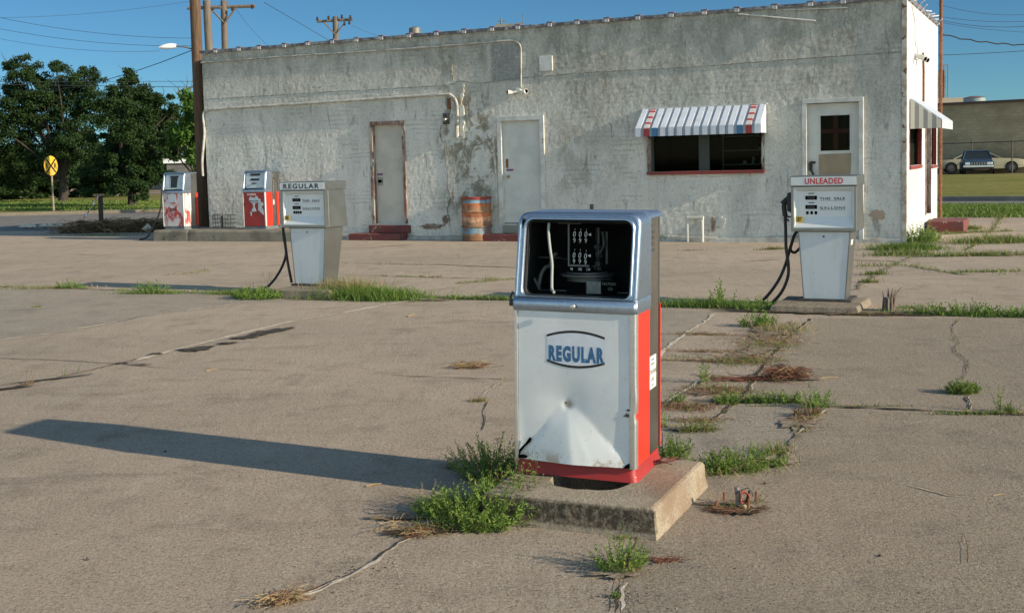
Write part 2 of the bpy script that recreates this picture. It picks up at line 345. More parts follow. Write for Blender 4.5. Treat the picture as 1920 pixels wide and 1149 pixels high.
def thing(name, label, cat, loc=(0, 0, 0), yaw=0, group=None):
    o = bpy.data.objects.new(name, None); COL.objects.link(o); o.location = loc; o.rotation_euler = (0, 0, R(yaw)); o.empty_display_size = .2
    return tag(o, label, cat, group)
def text(name, s, h, mat_, parent, loc, xs=1., bold=0., shear=0., sp=1., ext=.0008, rot=None, align='CENTER', width=None):
    cu = bpy.data.curves.new('t', 'FONT'); cu.body = s; cu.size = 1; cu.align_x = align; cu.align_y = 'BOTTOM_BASELINE'
    cu.offset = bold; cu.shear = shear; cu.space_character = sp; cu.resolution_u = 3
    to = bpy.data.objects.new('t', cu); COL.objects.link(to)
    dg = bpy.context.evaluated_depsgraph_get(); me = bpy.data.meshes.new_from_object(to.evaluated_get(dg))
    COL.objects.unlink(to); bpy.data.objects.remove(to)
    k = h/.70
    bm = bmesh.new(); bm.from_mesh(me)
    if width: xs = width/k/(max(v.co.x for v in bm.verts)-min(v.co.x for v in bm.verts))
    for v in bm.verts: v.co = Vector((v.co.x*k*xs, 0, v.co.y*k))
    geo = bmesh.ops.extrude_face_region(bm, geom=bm.faces[:])
    for g in geo['geom']:
        if isinstance(g, bmesh.types.BMVert): g.co.y -= ext
    if rot is not None: bmesh.ops.transform(bm, matrix=rot, verts=bm.verts)
    bmesh.ops.recalc_face_normals(bm, faces=bm.faces)
    for q in bm.faces: q.smooth = False
    bm.to_mesh(me); bm.free(); me.name = name; me.materials.clear(); me.materials.append(mat_)
    o = bpy.data.objects.new(name, me); COL.objects.link(o); o.parent = parent; o.location = loc
    return o
def smoothline(pts, n=6):                # Catmull-Rom
    P = [Vector(p) for p in pts]; P = [P[0]*2-P[1]]+P+[P[-1]*2-P[-2]]; out = []
    for i in range(1, len(P)-2):
        for k in range(n):
            t = k/n; a, b, c_, d = P[i-1:i+3]
            out.append(.5*((2*b)+(c_-a)*t+(2*a-5*b+4*c_-d)*t*t+(3*b-a-3*c_+d)*t**3))
    out.append(P[-2]); return out
def nz(x, y=0, z=0): return noise.noise(Vector((x, y, z)))

# ------------------------------------------------------------------ ground
def poly_ground(name, pts, z, mat_, sub=0):
    b = MB(); b.face([(p[0], p[1], z) for p in pts]); return tag(b.build(name, mat_), kind='structure')
poly_ground('ground', [(-1500, -300), (1500, -300), (1500, 3500), (-1500, 3500)], -.05, m_earth)
A = G(12, 433); B = G(300, 434)
dv = (B-A).normalized()
lotpts = [(-40, -6), (30, -6), (30, 22)] + [tuple(G(1912, 398)[:2]), tuple(G(1757, 396)[:2]), (6.0, 27.5), (-7.5, 31.5)] + [tuple((B)[:2]), tuple(A[:2]), tuple((A-dv*25)[:2])]
# concrete lot with real gentle unevenness
b = MB(); gx = [-14+i*.25 for i in range(113)]; gy = [1.5+i*.25 for i in range(115)]
poly_ground('concrete_lot', lotpts, 0, m_conc)
def strip(name, l0, l1, e0, e1, z, mat_, ext=40):
    a0, a1 = G(*l0), G(*l1); b0, b1 = G(*e0), G(*e1); d0 = (a1-a0).normalized(); d1 = (b1-b0).normalized()
    return a0-d0*ext, a1+d0*ext, b1+d1*ext, b0-d1*ext
q = strip('', (12, 433), (300, 432), (12, 404), (290, 397), 0, None, 20)
poly_ground('road', q, -.02, m_road)
# left kerb and lawn
k0, k1 = G(12, 404), G(290, 397); kd = (k1-k0).normalized(); kn = Vector((-kd.y, kd.x, 0))
def beam(name, a, b_, wd, z0, z1, mat_, kind='structure'):
    d = (b_-a).normalized(); n = Vector((-d.y, d.x, 0))*wd; m = MB()
    m.hexa([(a.x, a.y, z0), (b_.x, b_.y, z0), ((b_+n).x, (b_+n).y, z0), ((a+n).x, (a+n).y, z0)], [(a.x, a.y, z1), (b_.x, b_.y, z1), ((b_+n).x, (b_+n).y, z1), ((a+n).x, (a+n).y, z1)])
    return tag(m.build(name, mat_, bevel=.01), kind=kind)
beam('kerb', k0-kd*20, k1+kd*12, .15, -.05, .10, m_plinth)
la = k0-kd*20+kn*.16; lb = k1+kd*40+kn*.16
poly_ground('lawn', [la, lb, lb+kn*26, la+kn*26], .06, m_lawn)
r0, r1 = G(1757, 386), G(1912, 387); rd = (r1-r0).normalized(); rn = Vector((-rd.y, rd.x, 0))
s0, s1 = G(1757, 376.5), G(1912, 376)
poly_ground('road', [r0-rd*14, r1+rd*25, s1+(s1-s0).normalized()*25, s0-(s1-s0).normalized()*16], -.015, m_road)
sdv = (s1-s0).normalized(); sn = Vector((-sdv.y, sdv.x, 0))
beam('kerb', s0-sdv*16, s1+sdv*25, .15, -.05, .13, m_road)
g0, g1 = G(1757, 330), G(1912, 330)
poly_ground('lawn', [s0-sdv*16+sn*.16, s1+sdv*25+sn*.16, g1+sdv*25, g0-sdv*20], .09, m_lawn)
# rough grass between lot and right road
poly_ground('verge', [r0-rd*14, r1+rd*25, G(1912, 397.5)+rd*25, G(1757, 395.5)-rd*10], -.03, m_lawn)

# slabs poured at other times: slightly different tone
m_conc2 = ground_mat('browner_concrete', (.38, .315, .235), (.32, .268, .205), (.20, .175, .14), (.50, .44, .35))
m_conc3 = ground_mat('greyer_concrete', (.40, .345, .27), (.34, .295, .24), (.22, .19, .16), (.50, .46, .39))
def slab(pts, z, m_): poly_ground('concrete_slab', [G(*q) for q in pts], z, m_)
slab([(1545, 766), (1700, 770), (1790, 775), (1990, 783), (2100, 1250), (1160, 1250), (1165, 1110), (1180, 1040), (1200, 1000), (1330, 893), (1380, 885), (1480, 850), (1490, 808), (1512, 785)], .0010, m_conc2)
slab([(1520, 597), (1970, 596), (1990, 780), (1790, 773), (1550, 763), (1470, 751), (1388, 744), (1425, 695), (1460, 655), (1490, 628)], .0014, m_conc2)
slab([(1243, 578), (1340, 587), (1295, 622), (1255, 652), (1243, 660)], .0010, m_conc3)
slab([(-60, 538), (130, 542), (300, 548), (450, 552), (560, 563), (450, 571), (290, 591), (200, 608), (-60, 646)], .0010, m_conc3)
slab([(1345, 790), (1378, 757), (1400, 748), (1470, 753), (1540, 765), (1508, 783), (1485, 808), (1470, 842), (1400, 858), (1300, 862), (1243, 858), (1243, 812), (1300, 808)], .0018, m_conc3)
# cracks and joints
random.seed(3)
CZ = [.003]
def crack_ribbon(b, pts, wd, jit=.02, mi=0, step=.025, gap=0., seed=0, taper=True):
    P = [Vector((p[0], p[1], 0)) for p in pts]; z = CZ[0]; CZ[0] += .00012
    out = []; acc = 0
    for a, c_ in zip(P, P[1:]):
        n = max(1, int((c_-a).length/step))
        for i in range(n): out.append(a.lerp(c_, i/n))
    out.append(P[-1]); N = len(out); prev = None
    for i, p in enumerate(out):
        d = (out[min(i+1, N-1)]-out[max(i-1, 0)]); d.normalize(); nn = Vector((-d.y, d.x, 0))
        s = i*step; off = nz(s*1.7, seed*3.1)*jit*1.6+nz(s*7, seed*3.1+9)*jit*.9+nz(s*19, seed)*jit*.7
        ww = wd*(.55+1.1*abs(nz(s*2.3, seed+20))+.7*nz(s*9, seed+40))
        if taper: ww *= min(1, (i+.3)/4, (N-1-i+.3)/4)
        if gap and nz(s*.9, seed+60) < gap-.5: prev = None; continue
        ww = max(ww*.72, .0015); l = p+nn*(off+ww/2); r = p+nn*(off-ww/2)
        cur = (b.v((l.x, l.y, z)), b.v((r.x, r.y, z)))
        if prev: b.bm.faces.new([prev[0], prev[1], cur[1], cur[0]]).material_index = mi
        prev = cur
def px(*l): return [G(*q) for q in l]
b = MB()
C = [
 # (px polyline, width, jitter, material: 0 soil 1 pale 2 tar 3 dirt, gap)
 (px((-60, 536), (130, 541), (300, 547), (450, 551), (560, 562), (640, 562), (800, 560), (960, 563), (1110, 568), (1245, 573), (1450, 583), (1640, 583), (1960, 594)), .07, .03, 3, 0),
 (px((-60, 744), (120, 706), (220, 683), (300, 663)), .045, .01, 0, 0),
 (px((220, 686), (345, 652), (420, 634), (545, 603), (640, 588), (720, 572), (790, 561)), .085, .008, 1, 0),
 (px((-60, 645), (100, 625), (200, 607), (290, 590), (450, 570)), .06, .015, 1, .15),
 (px((150, 613), (230, 602), (280, 590)), .02, .02, 2, .3),
 (px((-60, 670), (120, 676), (220, 683), (300, 690), (500, 695), (760, 705), (960, 712)), .014, .01, 0, .30),
 (px((480, 1140), (560, 1117), (640, 1083), (690, 1058), (720, 1035), (745, 1018), (790, 1000)), .016, .012, 0, 0),
 (px((470, 1150), (600, 1108), (660, 1080), (725, 1042)), .03, .01, 1, .1),
 (px((905, 808), (912, 790), (908, 765), (918, 752)), .010, .012, 0, 0),
 (px((905, 742), (925, 728), (943, 716), (960, 712)), .016, .01, 1, 0),
 (px((640, 493), (760, 496), (830, 497), (905, 500), (975, 502)), .035, .03, 0, .3),
 (px((640, 515), (760, 519), (880, 522), (975, 524)), .05, .03, 3, .1),
 (px((740, 556), (830, 540), (900, 528), (970, 520)), .05, .03, 1, .2),
 (px((300, 515), (420, 500), (480, 490), (560, 478)), .05, .03, 1, .35),
 (px((360, 478), (440, 462), (520, 456)), .05, .03, 1, .2),
 (px((0, 480), (130, 478), (300, 480), (520, 480)), .05, .04, 2, .5),
 (px((640, 466), (700, 464), (780, 458)), .04, .03, 0, .2),
 (px((1340, 587), (1320, 605), (1295, 622), (1255, 652), (1225, 680)), .05, .02, 1, 0),
 (px((1243, 655), (1290, 662), (1345, 668), (1420, 672)), .022, .02, 3, .1),
 (px((1243, 628), (1300, 626), (1370, 630), (1440, 628)), .016, .02, 3, .1),
 (px((1243, 676), (1300, 677), (1370, 682)), .02, .02, 3, .1),
 (px((1520, 597), (1490, 628), (1460, 655), (1425, 695), (1395, 735), (1378, 757), (1340, 790)), .035, .02, 0, 0),
 (px((1350, 706), (1310, 727), (1270, 745), (1250, 775)), .07, .03, 3, 0),
 (px((1310, 705), (1400, 712), (1470, 716), (1510, 712)), .04, .03, 3, 0),
 (px((1340, 700), (1318, 712), (1280, 733), (1262, 745), (1248, 762)), .045, .02, 1, 0),
 (px((1388, 745), (1470, 752), (1550, 764), (1640, 766), (1700, 769), (1790, 774), (1960, 782)), .05, .008, 0, 0),
 (px((1548, 764), (1512, 785), (1490, 808), (1480, 850)), .05, .03, 3, 0),
 (px((1560, 768), (1530, 780), (1512, 800), (1497, 815)), .03, .02, 1, 0),
 (px((1480, 838), (1440, 862), (1380, 885), (1325, 893)), .04, .03, 0, 0),
 (px((1243, 800), (1300, 806), (1340, 797)), .05, .03, 3, 0),
 (px((1797, 600), (1788, 615), (1792, 640), (1786, 655), (1806, 672), (1818, 690), (1808, 702), (1800, 718)), .011, .035, 0, 0),
 (px((1815, 740), (1812, 752), (1822, 760), (1808, 772)), .018, .02, 0, 0),
 (px((1160, 1150), (1165, 1110), (1160, 1085), (1180, 1040), (1195, 1000)), .02, .02, 0, 0),
 (px((1158, 1150), (1168, 1118), (1175, 1095)), .035, .02, 1, 0),
 (px((940, 985), (1010, 989), (1080, 988), (1170, 993), (1235, 992)), .012, .008, 0, .2),
 (px((1250, 490), (1330, 480), (1420, 474), (1560, 470)), .05, .03, 1, .3),
 (px((1400, 490), (1480, 487), (1600, 488), (1720, 492)), .04, .03, 0, .25),
 (px((1600, 545), (1620, 530), (1640, 515), (1680, 495), (1720, 478), (1760, 466)), .07, .04, 3, .1),
 (px((1600, 500), (1700, 498), (1800, 515), (1960, 515)), .04, .03, 0, .3),
 (px((1640, 475), (1780, 478), (1960, 482)), .06, .03, 3, .1),
 (px((1760, 440), (1830, 436), (1960, 432)), .05, .03, 3, .1),
 (px((1810, 470), (1850, 445), (1870, 420), (1880, 400)), .05, .03, 0, .2),
 (px((1700, 445), (1740, 452), (1800, 440)), .05, .03, 1, .2),
 (px((1700, 910), (1780, 930), (1850, 935)), .006, .01, 0, .45),
 (px((1808, 1000), (1815, 1050), (1810, 1075)), .006, .01, 0, .3),
 (px((1690, 850), (1740, 870), (1830, 875)), .006, .01, 0, .45),
]
for i, (pts, wd, jit, mi, gap) in enumerate(C):
    if mi == 0: crack_ribbon(b, pts, wd*1.6, jit*1.3, 1, .025, .42, i*1.7+.3)
for i, (pts, wd, jit, mi, gap) in enumerate(C): crack_ribbon(b, pts, wd, jit, mi, .025, gap, i*1.7+.3)
tag(b.build('pavement_cracks', [m_soil, m_chip, m_tar, m_dirt, M('tyre_mark', (.30, .25, .20), (.375, .305, .235), 14, .95, bump=.5, bs=70, spec=.1)], fixn=False), kind='structure')
# patches: tar and broken soil areas
def blob(b, cpx, rx, ry, yaw=0, mi=0, n=40, rough=.45, seed=0):
    c_ = G(*cpx); z = CZ[0]; CZ[0] += .00012; pts = []
    for k in range(n):
        a = k*2*math.pi/n; r = 1+rough*(nz(math.cos(a)*1.6, math.sin(a)*1.6, seed)+.6*nz(math.cos(a)*5, math.sin(a)*5, seed)+.5*nz(math.cos(a)*14, math.sin(a)*14, seed))*1.4
        x = math.cos(a)*r*rx; y = math.sin(a)*r*ry; A_ = R(yaw)
        pts.append((c_.x+x*math.cos(A_)-y*math.sin(A_), c_.y+x*math.sin(A_)+y*math.cos(A_), z))
    b.face(pts, mi)
b = MB()
for i, (cp, rx, ry, yw, mi) in enumerate([
 ((497, 625), .24, .085, 58, 0), ((527, 619), .13, .08, 45, 0), ((455, 635), .13, .08, 40, 0), ((365, 656), .13, .11, 20, 0), ((382, 652), .08, .04, 20, 0), ((423, 645), .09, .05, 20, 0), ((292, 665), .06, .05, 30, 0), ((100, 712), .30, .025, 33, 0), ((18, 730), .16, .03, 33, 0), ((228, 683), .1, .02, 10, 0), ((265, 685), .1, .015, 0, 0),
 ((1447, 622), .16, .50, -28, 1), ((1412, 662), .13, .40, -30, 1), ((1335, 735), .16, .10, 30, 1), ((1300, 757), .12, .10, 20, 1), ((1375, 752), .16, .05, 0, 1), ((1300, 806), .16, .05, 0, 1), ((1390, 878), .26, .08, 15, 1), ((1500, 795), .09, .16, -10, 1),
 ((1385, 957), .11, .08, 0, 2), ((1412, 950), .09, .04, 10, 1), ((1350, 947), .09, .03, 5, 1), ((785, 1000), .16, .05, 10, 2), ((890, 965), .34, .10, 5, 1), ((920, 880), .2, .2, 0, 1),
 ((1165, 1080), .10, .05, 0, 1), ((1480, 712), .25, .08, 0, 1), ((1650, 585), .5, .25, 0, 1), ((700, 560), .8, .16, -22, 1), ((480, 552), .5, .16, -22, 1), ((1330, 574), .7, .14, -22, 1), ((1530, 588), .8, .1, -22, 2), ((1820, 588), .9, .16, -22, 1)]):
    blob(b, cp, rx, ry, yw, mi, 110, .5, i*2.3)
tag(b.build('pavement_patches', [m_tar, m_dirt, m_soil], fixn=False), kind='structure')

# gravel and litter crumbs
random.seed(11); b = MB()
def pebble(p, r, mi=0):
    vs_ = []
    for (x, y, z) in ((1, 0, 0), (0, 1, 0), (-1, 0, 0), (0, -1, 0), (0, 0, 1), (0, 0, -1)):
        k = r*random.uniform(.6, 1.2); vs_.append(b.v((p.x+x*k, p.y+y*k, max(p.z+z*k*.7, .0))))
    for q in ((0, 1, 4), (1, 2, 4), (2, 3, 4), (3, 0, 4), (1, 0, 5), (2, 1, 5), (3, 2, 5), (0, 3, 5)):
        b.bm.faces.new([vs_[i] for i in q]).material_index = mi
for _ in range(1500):
    u = random.uniform(0, 1920); v = 1149-620*random.random()**1.3
    p = G(u, v); pebble(p+Vector((0, 0, .002)), random.uniform(.0010, .0036)*(1 if random.random() < .97 else 1.7), random.choice((0, 1, 1)))
for pts, wd, jit, mi, gap in C:
    if mi in (1, 3):
        for a, c_ in zip(pts, pts[1:]):
            for _ in range(int((c_-a).length*26)):
                p = a.lerp(c_, random.random())+Vector((random.gauss(0, wd*.7), random.gauss(0, wd*.7), .004)); pebble(p, random.uniform(.0015, .0045), random.choice((0, 0, 1)))
for cpx, n, s in (((1500, 800), 130, .10), ((1170, 1120), 90, .05), ((1420, 680), 160, .25), ((1320, 730), 120, .2), ((1400, 640), 120, .25), ((680, 1065), 60, .1), ((1265, 765), 60, .1)):
    c_ = G(*cpx)
    for _ in range(n): pebble(c_+Vector((random.gauss(0, s), random.gauss(0, s), .003)), random.uniform(.0015, .006), random.choice((0, 0, 1, 1)))
tag(b.build('gravel', [m_stone, m_soil, m_chip], fixn=False), 'loose gravel crumbs scattered over the cracked concrete', 'gravel', kind='stuff')

# ------------------------------------------------------------------ building
BO = (6.80, 20.18, 0); BY = -25.6
bd = thing('gas_station', 'long white stucco service station building with two doors, awning window and peeling walls', 'building', BO, BY)
L = 15.17; HW = 4.18; DEP = 5.12
openings = [(-10.740, -9.980, .33, 2.42), (-7.740, -6.820, .33, 2.40), (-4.60, -2.49, 1.31, 2.45), (-1.70, -.76, .20, 2.47)]
eopen = [(.44, 2.18, 1.32, 2.40), (2.90, 3.66, .33, 2.05), (3.90, 4.80, 1.28, 2.40)]
def lumpy(x, z, s):
    return .0032*noise.fractal(Vector((x*20+s, z*15, s)), .7, 2.1, 3)+.003*nz(x*.7, z*.7, s+4)
def wallsheet(name, x0, x1, z1, ops, axis, mat_, seed, step=.031):
    def grid(a, c_, marks):
        ks = sorted(set([a, c_]+[m for m in marks if a < m < c_])); out = []
        for p, q in zip(ks, ks[1:]):
            n = max(1, round((q-p)/step)); out += [p+(q-p)*i/n for i in range(n)]
        return out+[c_]
    xs = grid(x0, x1, [o[0] for o in ops]+[o[1] for o in ops]); zs = grid(0, z1, [o[2] for o in ops]+[o[3] for o in ops])
    b = MB(); V = {}
    def gv(i, j):
        if (i, j) not in V:
            x, z = xs[i], zs[j]; d = lumpy(x, z, seed)
            if i in (0, len(xs)-1): d *= .5
            if axis == 'x': co = (x+(.012*nz(z*4, 3, seed) if x == x1 else 0), -d-.004*max(0, .4-z), z)
            else: co = (d+.0, x, z)
            V[(i, j)] = b.v(co)
        return V[(i, j)]
    for i in range(len(xs)-1):
        for j in range(len(zs)-1):
            cx = (xs[i]+xs[i+1])/2; cz = (zs[j]+zs[j+1])/2
            if any(o[0] < cx < o[1] and o[2] < cz < o[3] for o in ops): continue
            f = [gv(i, j), gv(i+1, j), gv(i+1, j+1), gv(i, j+1)]
            if axis == 'y': f = f
            b.bm.faces.new(f)
    return b.build(name, mat_, bd, smooth=True, fixn=False)
wallsheet('front_wall', -L, 0, HW, openings, 'x', m_stucco, 1.3)
wallsheet('end_wall', 0, DEP, HW, eopen, 'y', m_stuccoe, 7.7, .05)
b = MB(); b.box(-L+.03, -L+.25, .03, DEP, 0, HW-.02); b.build('far_end_wall', m_stucco, bd)
b = MB(); b.box(-L+.25, -.05, DEP-.2, DEP-.01, 0, HW-.02); b.build('back_wall', m_stucco, bd)
b = MB(); b.box(-L+.04, -.03, .035, DEP-.02, HW-.10, HW-.012); b.build('roof', m_dark, bd)
b = MB()                                  # inner leaf: gives the openings their depth
for (a, c_) in ((-L+.25, -10.740), (-9.980, -7.740), (-6.820, -4.60), (-2.49, -1.70), (-.76, -.03)): b.box(a, c_, .02, .16, 0, HW-.10)
for o in openings:
    if o[3] < HW-.1: b.box(o[0], o[1], .02, .16, o[3], HW-.10)
    b.box(o[0], o[1], .02, .16, 0, o[2])
for (a, c_) in ((.16, .44), (2.18, 2.90), (3.66, 3.90), (4.80, DEP-.2)): b.box(-.16, -.02, a, c_, 0, HW-.10)
for o in eopen:
    b.box(-.16, -.02, o[0], o[1], o[3], HW-.10); b.box(-.16, -.02, o[0], o[1], 0, o[2])
b.build('inner_wall_leaf', m_wpaint, bd)
b = MB(); b.box(-L+.25, -.17, .17, DEP-.21, .005, .03); b.build('inside_floor', m_dark, bd)
# corner strip of chipped render and foot band of render
b = MB(); rr = []
for i in range(40):
    z = i*HW/39; k = .012+.008*nz(z*5, 1); rr.append([(-.07-k*.6*nz(z*3, 8), -.022, z), (.006+k*.5, -.026-k*.3, z), (.016, .03, z), (-.06, .01, z)])
b.loft(rr); b.build('corner_edge', M('chipped_corner', (.60, .56, .48), (.36, .28, .20), 5, .9, spot=((.16, .10, .07), 9, .58), bump=.6, bs=40), bd)
b = MB(); N = 150; rr = []
for i in range(N+1):
    x = -L+.02+(L-.1)*i/N; h = .10+.05*nz(x*.8, 3)+.02*nz(x*5, 1); d = .035+.02*nz(x*1.5, 5)
    if -11.260 < x < -9.860 or -8.040 < x < -6.740: h = .04
    rr.append([(x, .01, .0), (x, -d-.03, .0), (x, -d-.012, h*.8), (x, .01, h)])
b.loft(rr); b.build('foot_band', M('foot_render', (.44, .43, .39), (.30, .28, .24), 5, .95, bump=.8, bs=25, bd=.01), bd, smooth=True)
# roof edge strip with white clips
m_edge = M('roof_edge_metal', (.10, .09, .12), (.30, .30, .30), 9, .4, .3, spot=((.55, .55, .55), 7, .58))
b = MB(); rr = []
for i in range(121):
    x = -L-.03+(L+.06)*i/120; k = .012*nz(x*3, 2); rr.append([(x, -.045, HW-.02+k*.6), (x, -.05+k, HW+.035+k), (x, .05, HW+.04+k), (x, .05, HW-.02)])
b.loft(rr); b.build('roof_edging', m_edge, bd)
b = MB(); b.box(-.05, .05, .06, DEP+.02, HW-.02, HW+.035); b.build('roof_edging', m_edge, bd)
m_clip = M('white_clip', (.60, .60, .61), (.38, .36, .35), 14, .6); m_clipt = M('purple_clip_top', (.14, .10, .13), None, rough=.5)
random.seed(5)
proto = None
for i in range(24):
    x = -L+.42+i*.625
    if x > -.1: break
    if proto is None:
        b = MB(); b.box(-.045, .045, -.060, -.03, -.02, .045); b.box(-.06, .06, -.066, .06, .047, .072, 1); proto = b.build('edge_clip', [m_clip, m_clipt], bd, bevel=.006); o = proto
    else:
        o = proto.copy(); COL.objects.link(o); o.parent = bd
    o.location = (x+random.uniform(-.04, .04), 0, HW-.01); o.rotation_euler = (0, R(random.uniform(-4, 4)), R(random.uniform(-4, 4)))
random.seed(6)
for i in range(9):                        # bent straps along the end wall's roof edge
    b = MB(); y0 = .3+i*.55; b.tube([(.02, y0, HW-.05), (.05, y0+random.uniform(-.1, .1), HW+.02), (.09+random.uniform(0, .08), y0+random.uniform(-.15, .15), HW+.03+random.uniform(-.05, .09))], .014, 5)
    b.build('edge_strap', m_clip, bd)
# ledge line (cold joint) across the wall, its shadow line painted in dark
f = onplane(BO, BY)
lp = smoothline([f(*q) for q in ((384, 186), (640, 171), (830, 160), (855, 153), (870, 152), (900, 156), (960, 148), (1040, 141), (1110, 135), (1300, 125), (1500, 110), (1695, 97))], 14)
b = MB(); rr = []
for i, p in enumerate(lp):
    k = .006*nz(i*.35, 3); t_ = .016+.006*nz(i*.2, 9) if p.x > -9 else .009
    t_ *= .55; rr.append([(p.x, .02, p.z-.016), (p.x, -t_, p.z-.012+k), (p.x, -t_-.003, p.z+.000+k), (p.x, .02, p.z+.010)])
b.loft(rr); b.build('render_joint', M('joint_crack_shadow', (.20, .20, .18), (.40, .40, .36), 12, .9, bump=.5), bd)
# conduits
m_pipe = M('plaster_coloured_pipe', (.52, .51, .46), (.34, .32, .27), 9, .8, spot=((.22, .14, .09), 16, .60), bump=.4, bs=50)
b = MB(); pp = [f(*q) for q in ((378, 118), (520, 107), (700, 96), (840, 86), (950, 77), (968, 78), (977, 88), (978, 110), (978, 165))]
b.tube([Vector((p.x, -.020-.004*(i % 2), p.z)) for i, p in enumerate(smoothline(pp, 5))], .017, 8); b.build('conduit', m_pipe, bd, smooth=True)
b = MB(); pp = [f(*q) for q in ((382, 330), (381, 300), (385, 250), (383, 215), (392, 207), (420, 204), (640, 190), (820, 178), (848, 180), (858, 195), (859, 225), (858, 258))]
b.tube([Vector((p.x+(.0), -.032, p.z)) for i, p in enumerate(smoothline(pp, 5))], .028, 10)
e_ = f(858, 245); b.tube([(e_.x, -.03, e_.z+.12), (e_.x, -.03, e_.z-.12)], .042, 10)
b.build('conduit', m_pipe, bd, smooth=True)
b = MB(); a0, a1 = f(1385, 27), f(1530, 40); b.tube([(a0.x, -.03, a0.z), (a1.x, -.05, a1.z)], .015, 6); b.build('loose_rod', m_wpaint, bd)
b = MB(); a0, a1 = f(1590, 15), f(1470, 20); b.tube([(a0.x, -.03, a0.z), (a1.x, -.03, a1.z)], .012, 6); b.build('loose_rod', m_wpaint, bd)
# twin floodlight fitting
c_ = f(975, 172)
fl = MB().lathe([(.055, 0), (.055, -.04), (.045, -.05)], 16, (c_.x, -.01, c_.z), axis='y').build('floodlight', m_wpaint, bd, smooth=True)
for s in (-1, 1):
    b = MB(); b.tube([(c_.x+s*.05, -.05, c_.z), (c_.x+s*.13, -.09, c_.z-.02)], .022, 8); b.tube([(c_.x+s*.13, -.09, c_.z-.02), (c_.x+s*.20, -.15, c_.z-.01)], .035, 10, r2=.05)
    b.tube([(c_.x+s*.201, -.151, c_.z-.01), (c_.x+s*.203, -.154, c_.z-.01)], .04, 10, 1); b.build('lamp_socket', [m_wpaint, m_black], fl, smooth=True)
# vent box, meter, little things on the wall
p0, p1 = f(1012, 106), f(1037, 133); b = MB(); b.box(p0.x, p1.x, -.035, .02, p1.z, p0.z); b.build('junction_box', m_wpaint, bd, bevel=.006)
c_ = f(838, 222); mt = MB().box(c_.x-.07, c_.x+.06, -.06, .01, c_.z-.12, c_.z+.10).build('electric_meter', m_dark, bd, bevel=.01)
MB().lathe([(.05, 0), (.05, -.05), (.035, -.07)], 16, (c_.x, -.06, c_.z-.03), axis='y').build('meter_dial', m_steel2, mt, smooth=True)
c_ = f(842, 196); MB().box(c_.x-.04, c_.x+.04, -.02, .01, c_.z-.10, c_.z+.12).build('meter_backplate', m_rust, bd)
b = MB(); c0 = f(828, 235); b.tube(smoothline([(c0.x, -.02, c0.z), (c0.x-.03, -.02, c0.z-.15), (c0.x+.0, -.03, c0.z-.30), (c0.x+.05, -.02, c0.z-.36)], 5), .005, 5); b.build('loose_wire', m_dark, bd)
c_ = f(1110, 389); MB().box(c_.x-.035, c_.x+.035, -.03, .01, c_.z-.06, c_.z+.06).build('wall_socket', m_dark, bd, bevel=.004)
# ragged pale render run beside the conduit and an old crack below it
def ragged(name, a, c_, wd, mat_, seed, y=-.012, amp=.05):
    b = MB(); p0, p1 = f(*a), f(*c_); N = 60; rr = []
    for k in range(N+1):
        t_ = k/N; p = p0.lerp(p1, t_); x = p.x+amp*nz(t_*4, seed)+amp*.3*nz(t_*17, seed); w_ = wd*(.35+.9*abs(nz(t_*6, seed+3))+.5*nz(t_*21, seed+6))*min(1, 8*t_+.2, 8*(1-t_)+.2); w_ = max(w_, .003)
        rr.append([(x-w_, .01, p.z), (x-w_*.8, y, p.z), (x+w_*.8, y, p.z), (x+w_, .01, p.z)])
    b.loft(rr); return b.build(name, mat_, bd, smooth=True)
m_pale = M('pale_render', (.66, .65, .58), (.42, .38, .27), 8, .95, bump=.9, bs=35, bd=.012)
ragged('render_run', (866, 158), (868, 262), .07, m_pale, 1.5, -.016); ragged('render_run', (850, 82), (848, 150), .05, M('stained_render', (.36, .34, .27), (.26, .24, .17), 6, .95, bump=.9, bs=30), 4.5, -.009)
ragged('render_crack', (838, 262), (842, 425), .014, M('crack_grey', (.18, .18, .16), None, rough=.95), 6.1, -.0095, .12)
ragged('render_run', (924, 235), (934, 400), .035, m_pale, 8.1, -.012, .03)
# missing render showing brown below, low by the meter, and pinkish bare patches
def wallblob(name, cpx, rx, rz, mat_, seed, y=-.016):
    c_ = f(*cpx); pts = []
    for k in range(30):
        a = k*2*math.pi/30; r = 1+.7*nz(math.cos(a)*1.7, math.sin(a)*1.7, seed)+.3*nz(math.cos(a)*6, math.sin(a)*6, seed)
        pts.append((c_.x+math.cos(a)*r*rx, c_.z+math.sin(a)*r*rz))
    b = MB(); b.prism(pts, y, .03); return b.build(name, mat_, bd)
m_bare = M('bare_brown_block', (.17, .12, .09), (.30, .23, .18), 9, .95, bump=.8, bs=20, bd=.01)
m_pink = M('pinkish_block', (.38, .28, .22), (.30, .24, .19), 6, .95, bump=.3)
wallblob('bare_patch', (812, 424), .22, .045, m_bare, 2.2, -.03); wallblob('bare_patch', (835, 412), .06, .09, m_bare, 4.1, -.03)
wallblob('bare_patch', (1645, 404), .11, .10, m_pink, 9.4, -.02)
wallblob('bare_patch', (1350, 416), .10, .10, m_wpaint, 3.4, -.022); wallblob('bare_patch', (1338, 418), .045, .12, m_bare, 5.5, -.027)
# plugged pipe loop at wall foot
b = MB(); q0, q1, q2, q3 = f(1293, 449), f(1293, 408), f(1320, 408), f(1320, 449)
b.tube(smoothline([(q0.x, -.10, 0), (q0.x, -.10, q1.z-.04), (q1.x+.02, -.10, q1.z), (q2.x-.02, -.10, q2.z), (q3.x, -.10, q2.z-.04), (q3.x, -.10, 0)], 5), .028, 8)
b.tube([(q1.x-.02, -.10, q1.z), (q2.x+.02, -.10, q2.z)], .036, 8); b.build('pipe_loop', m_wpaint, bd, smooth=True)

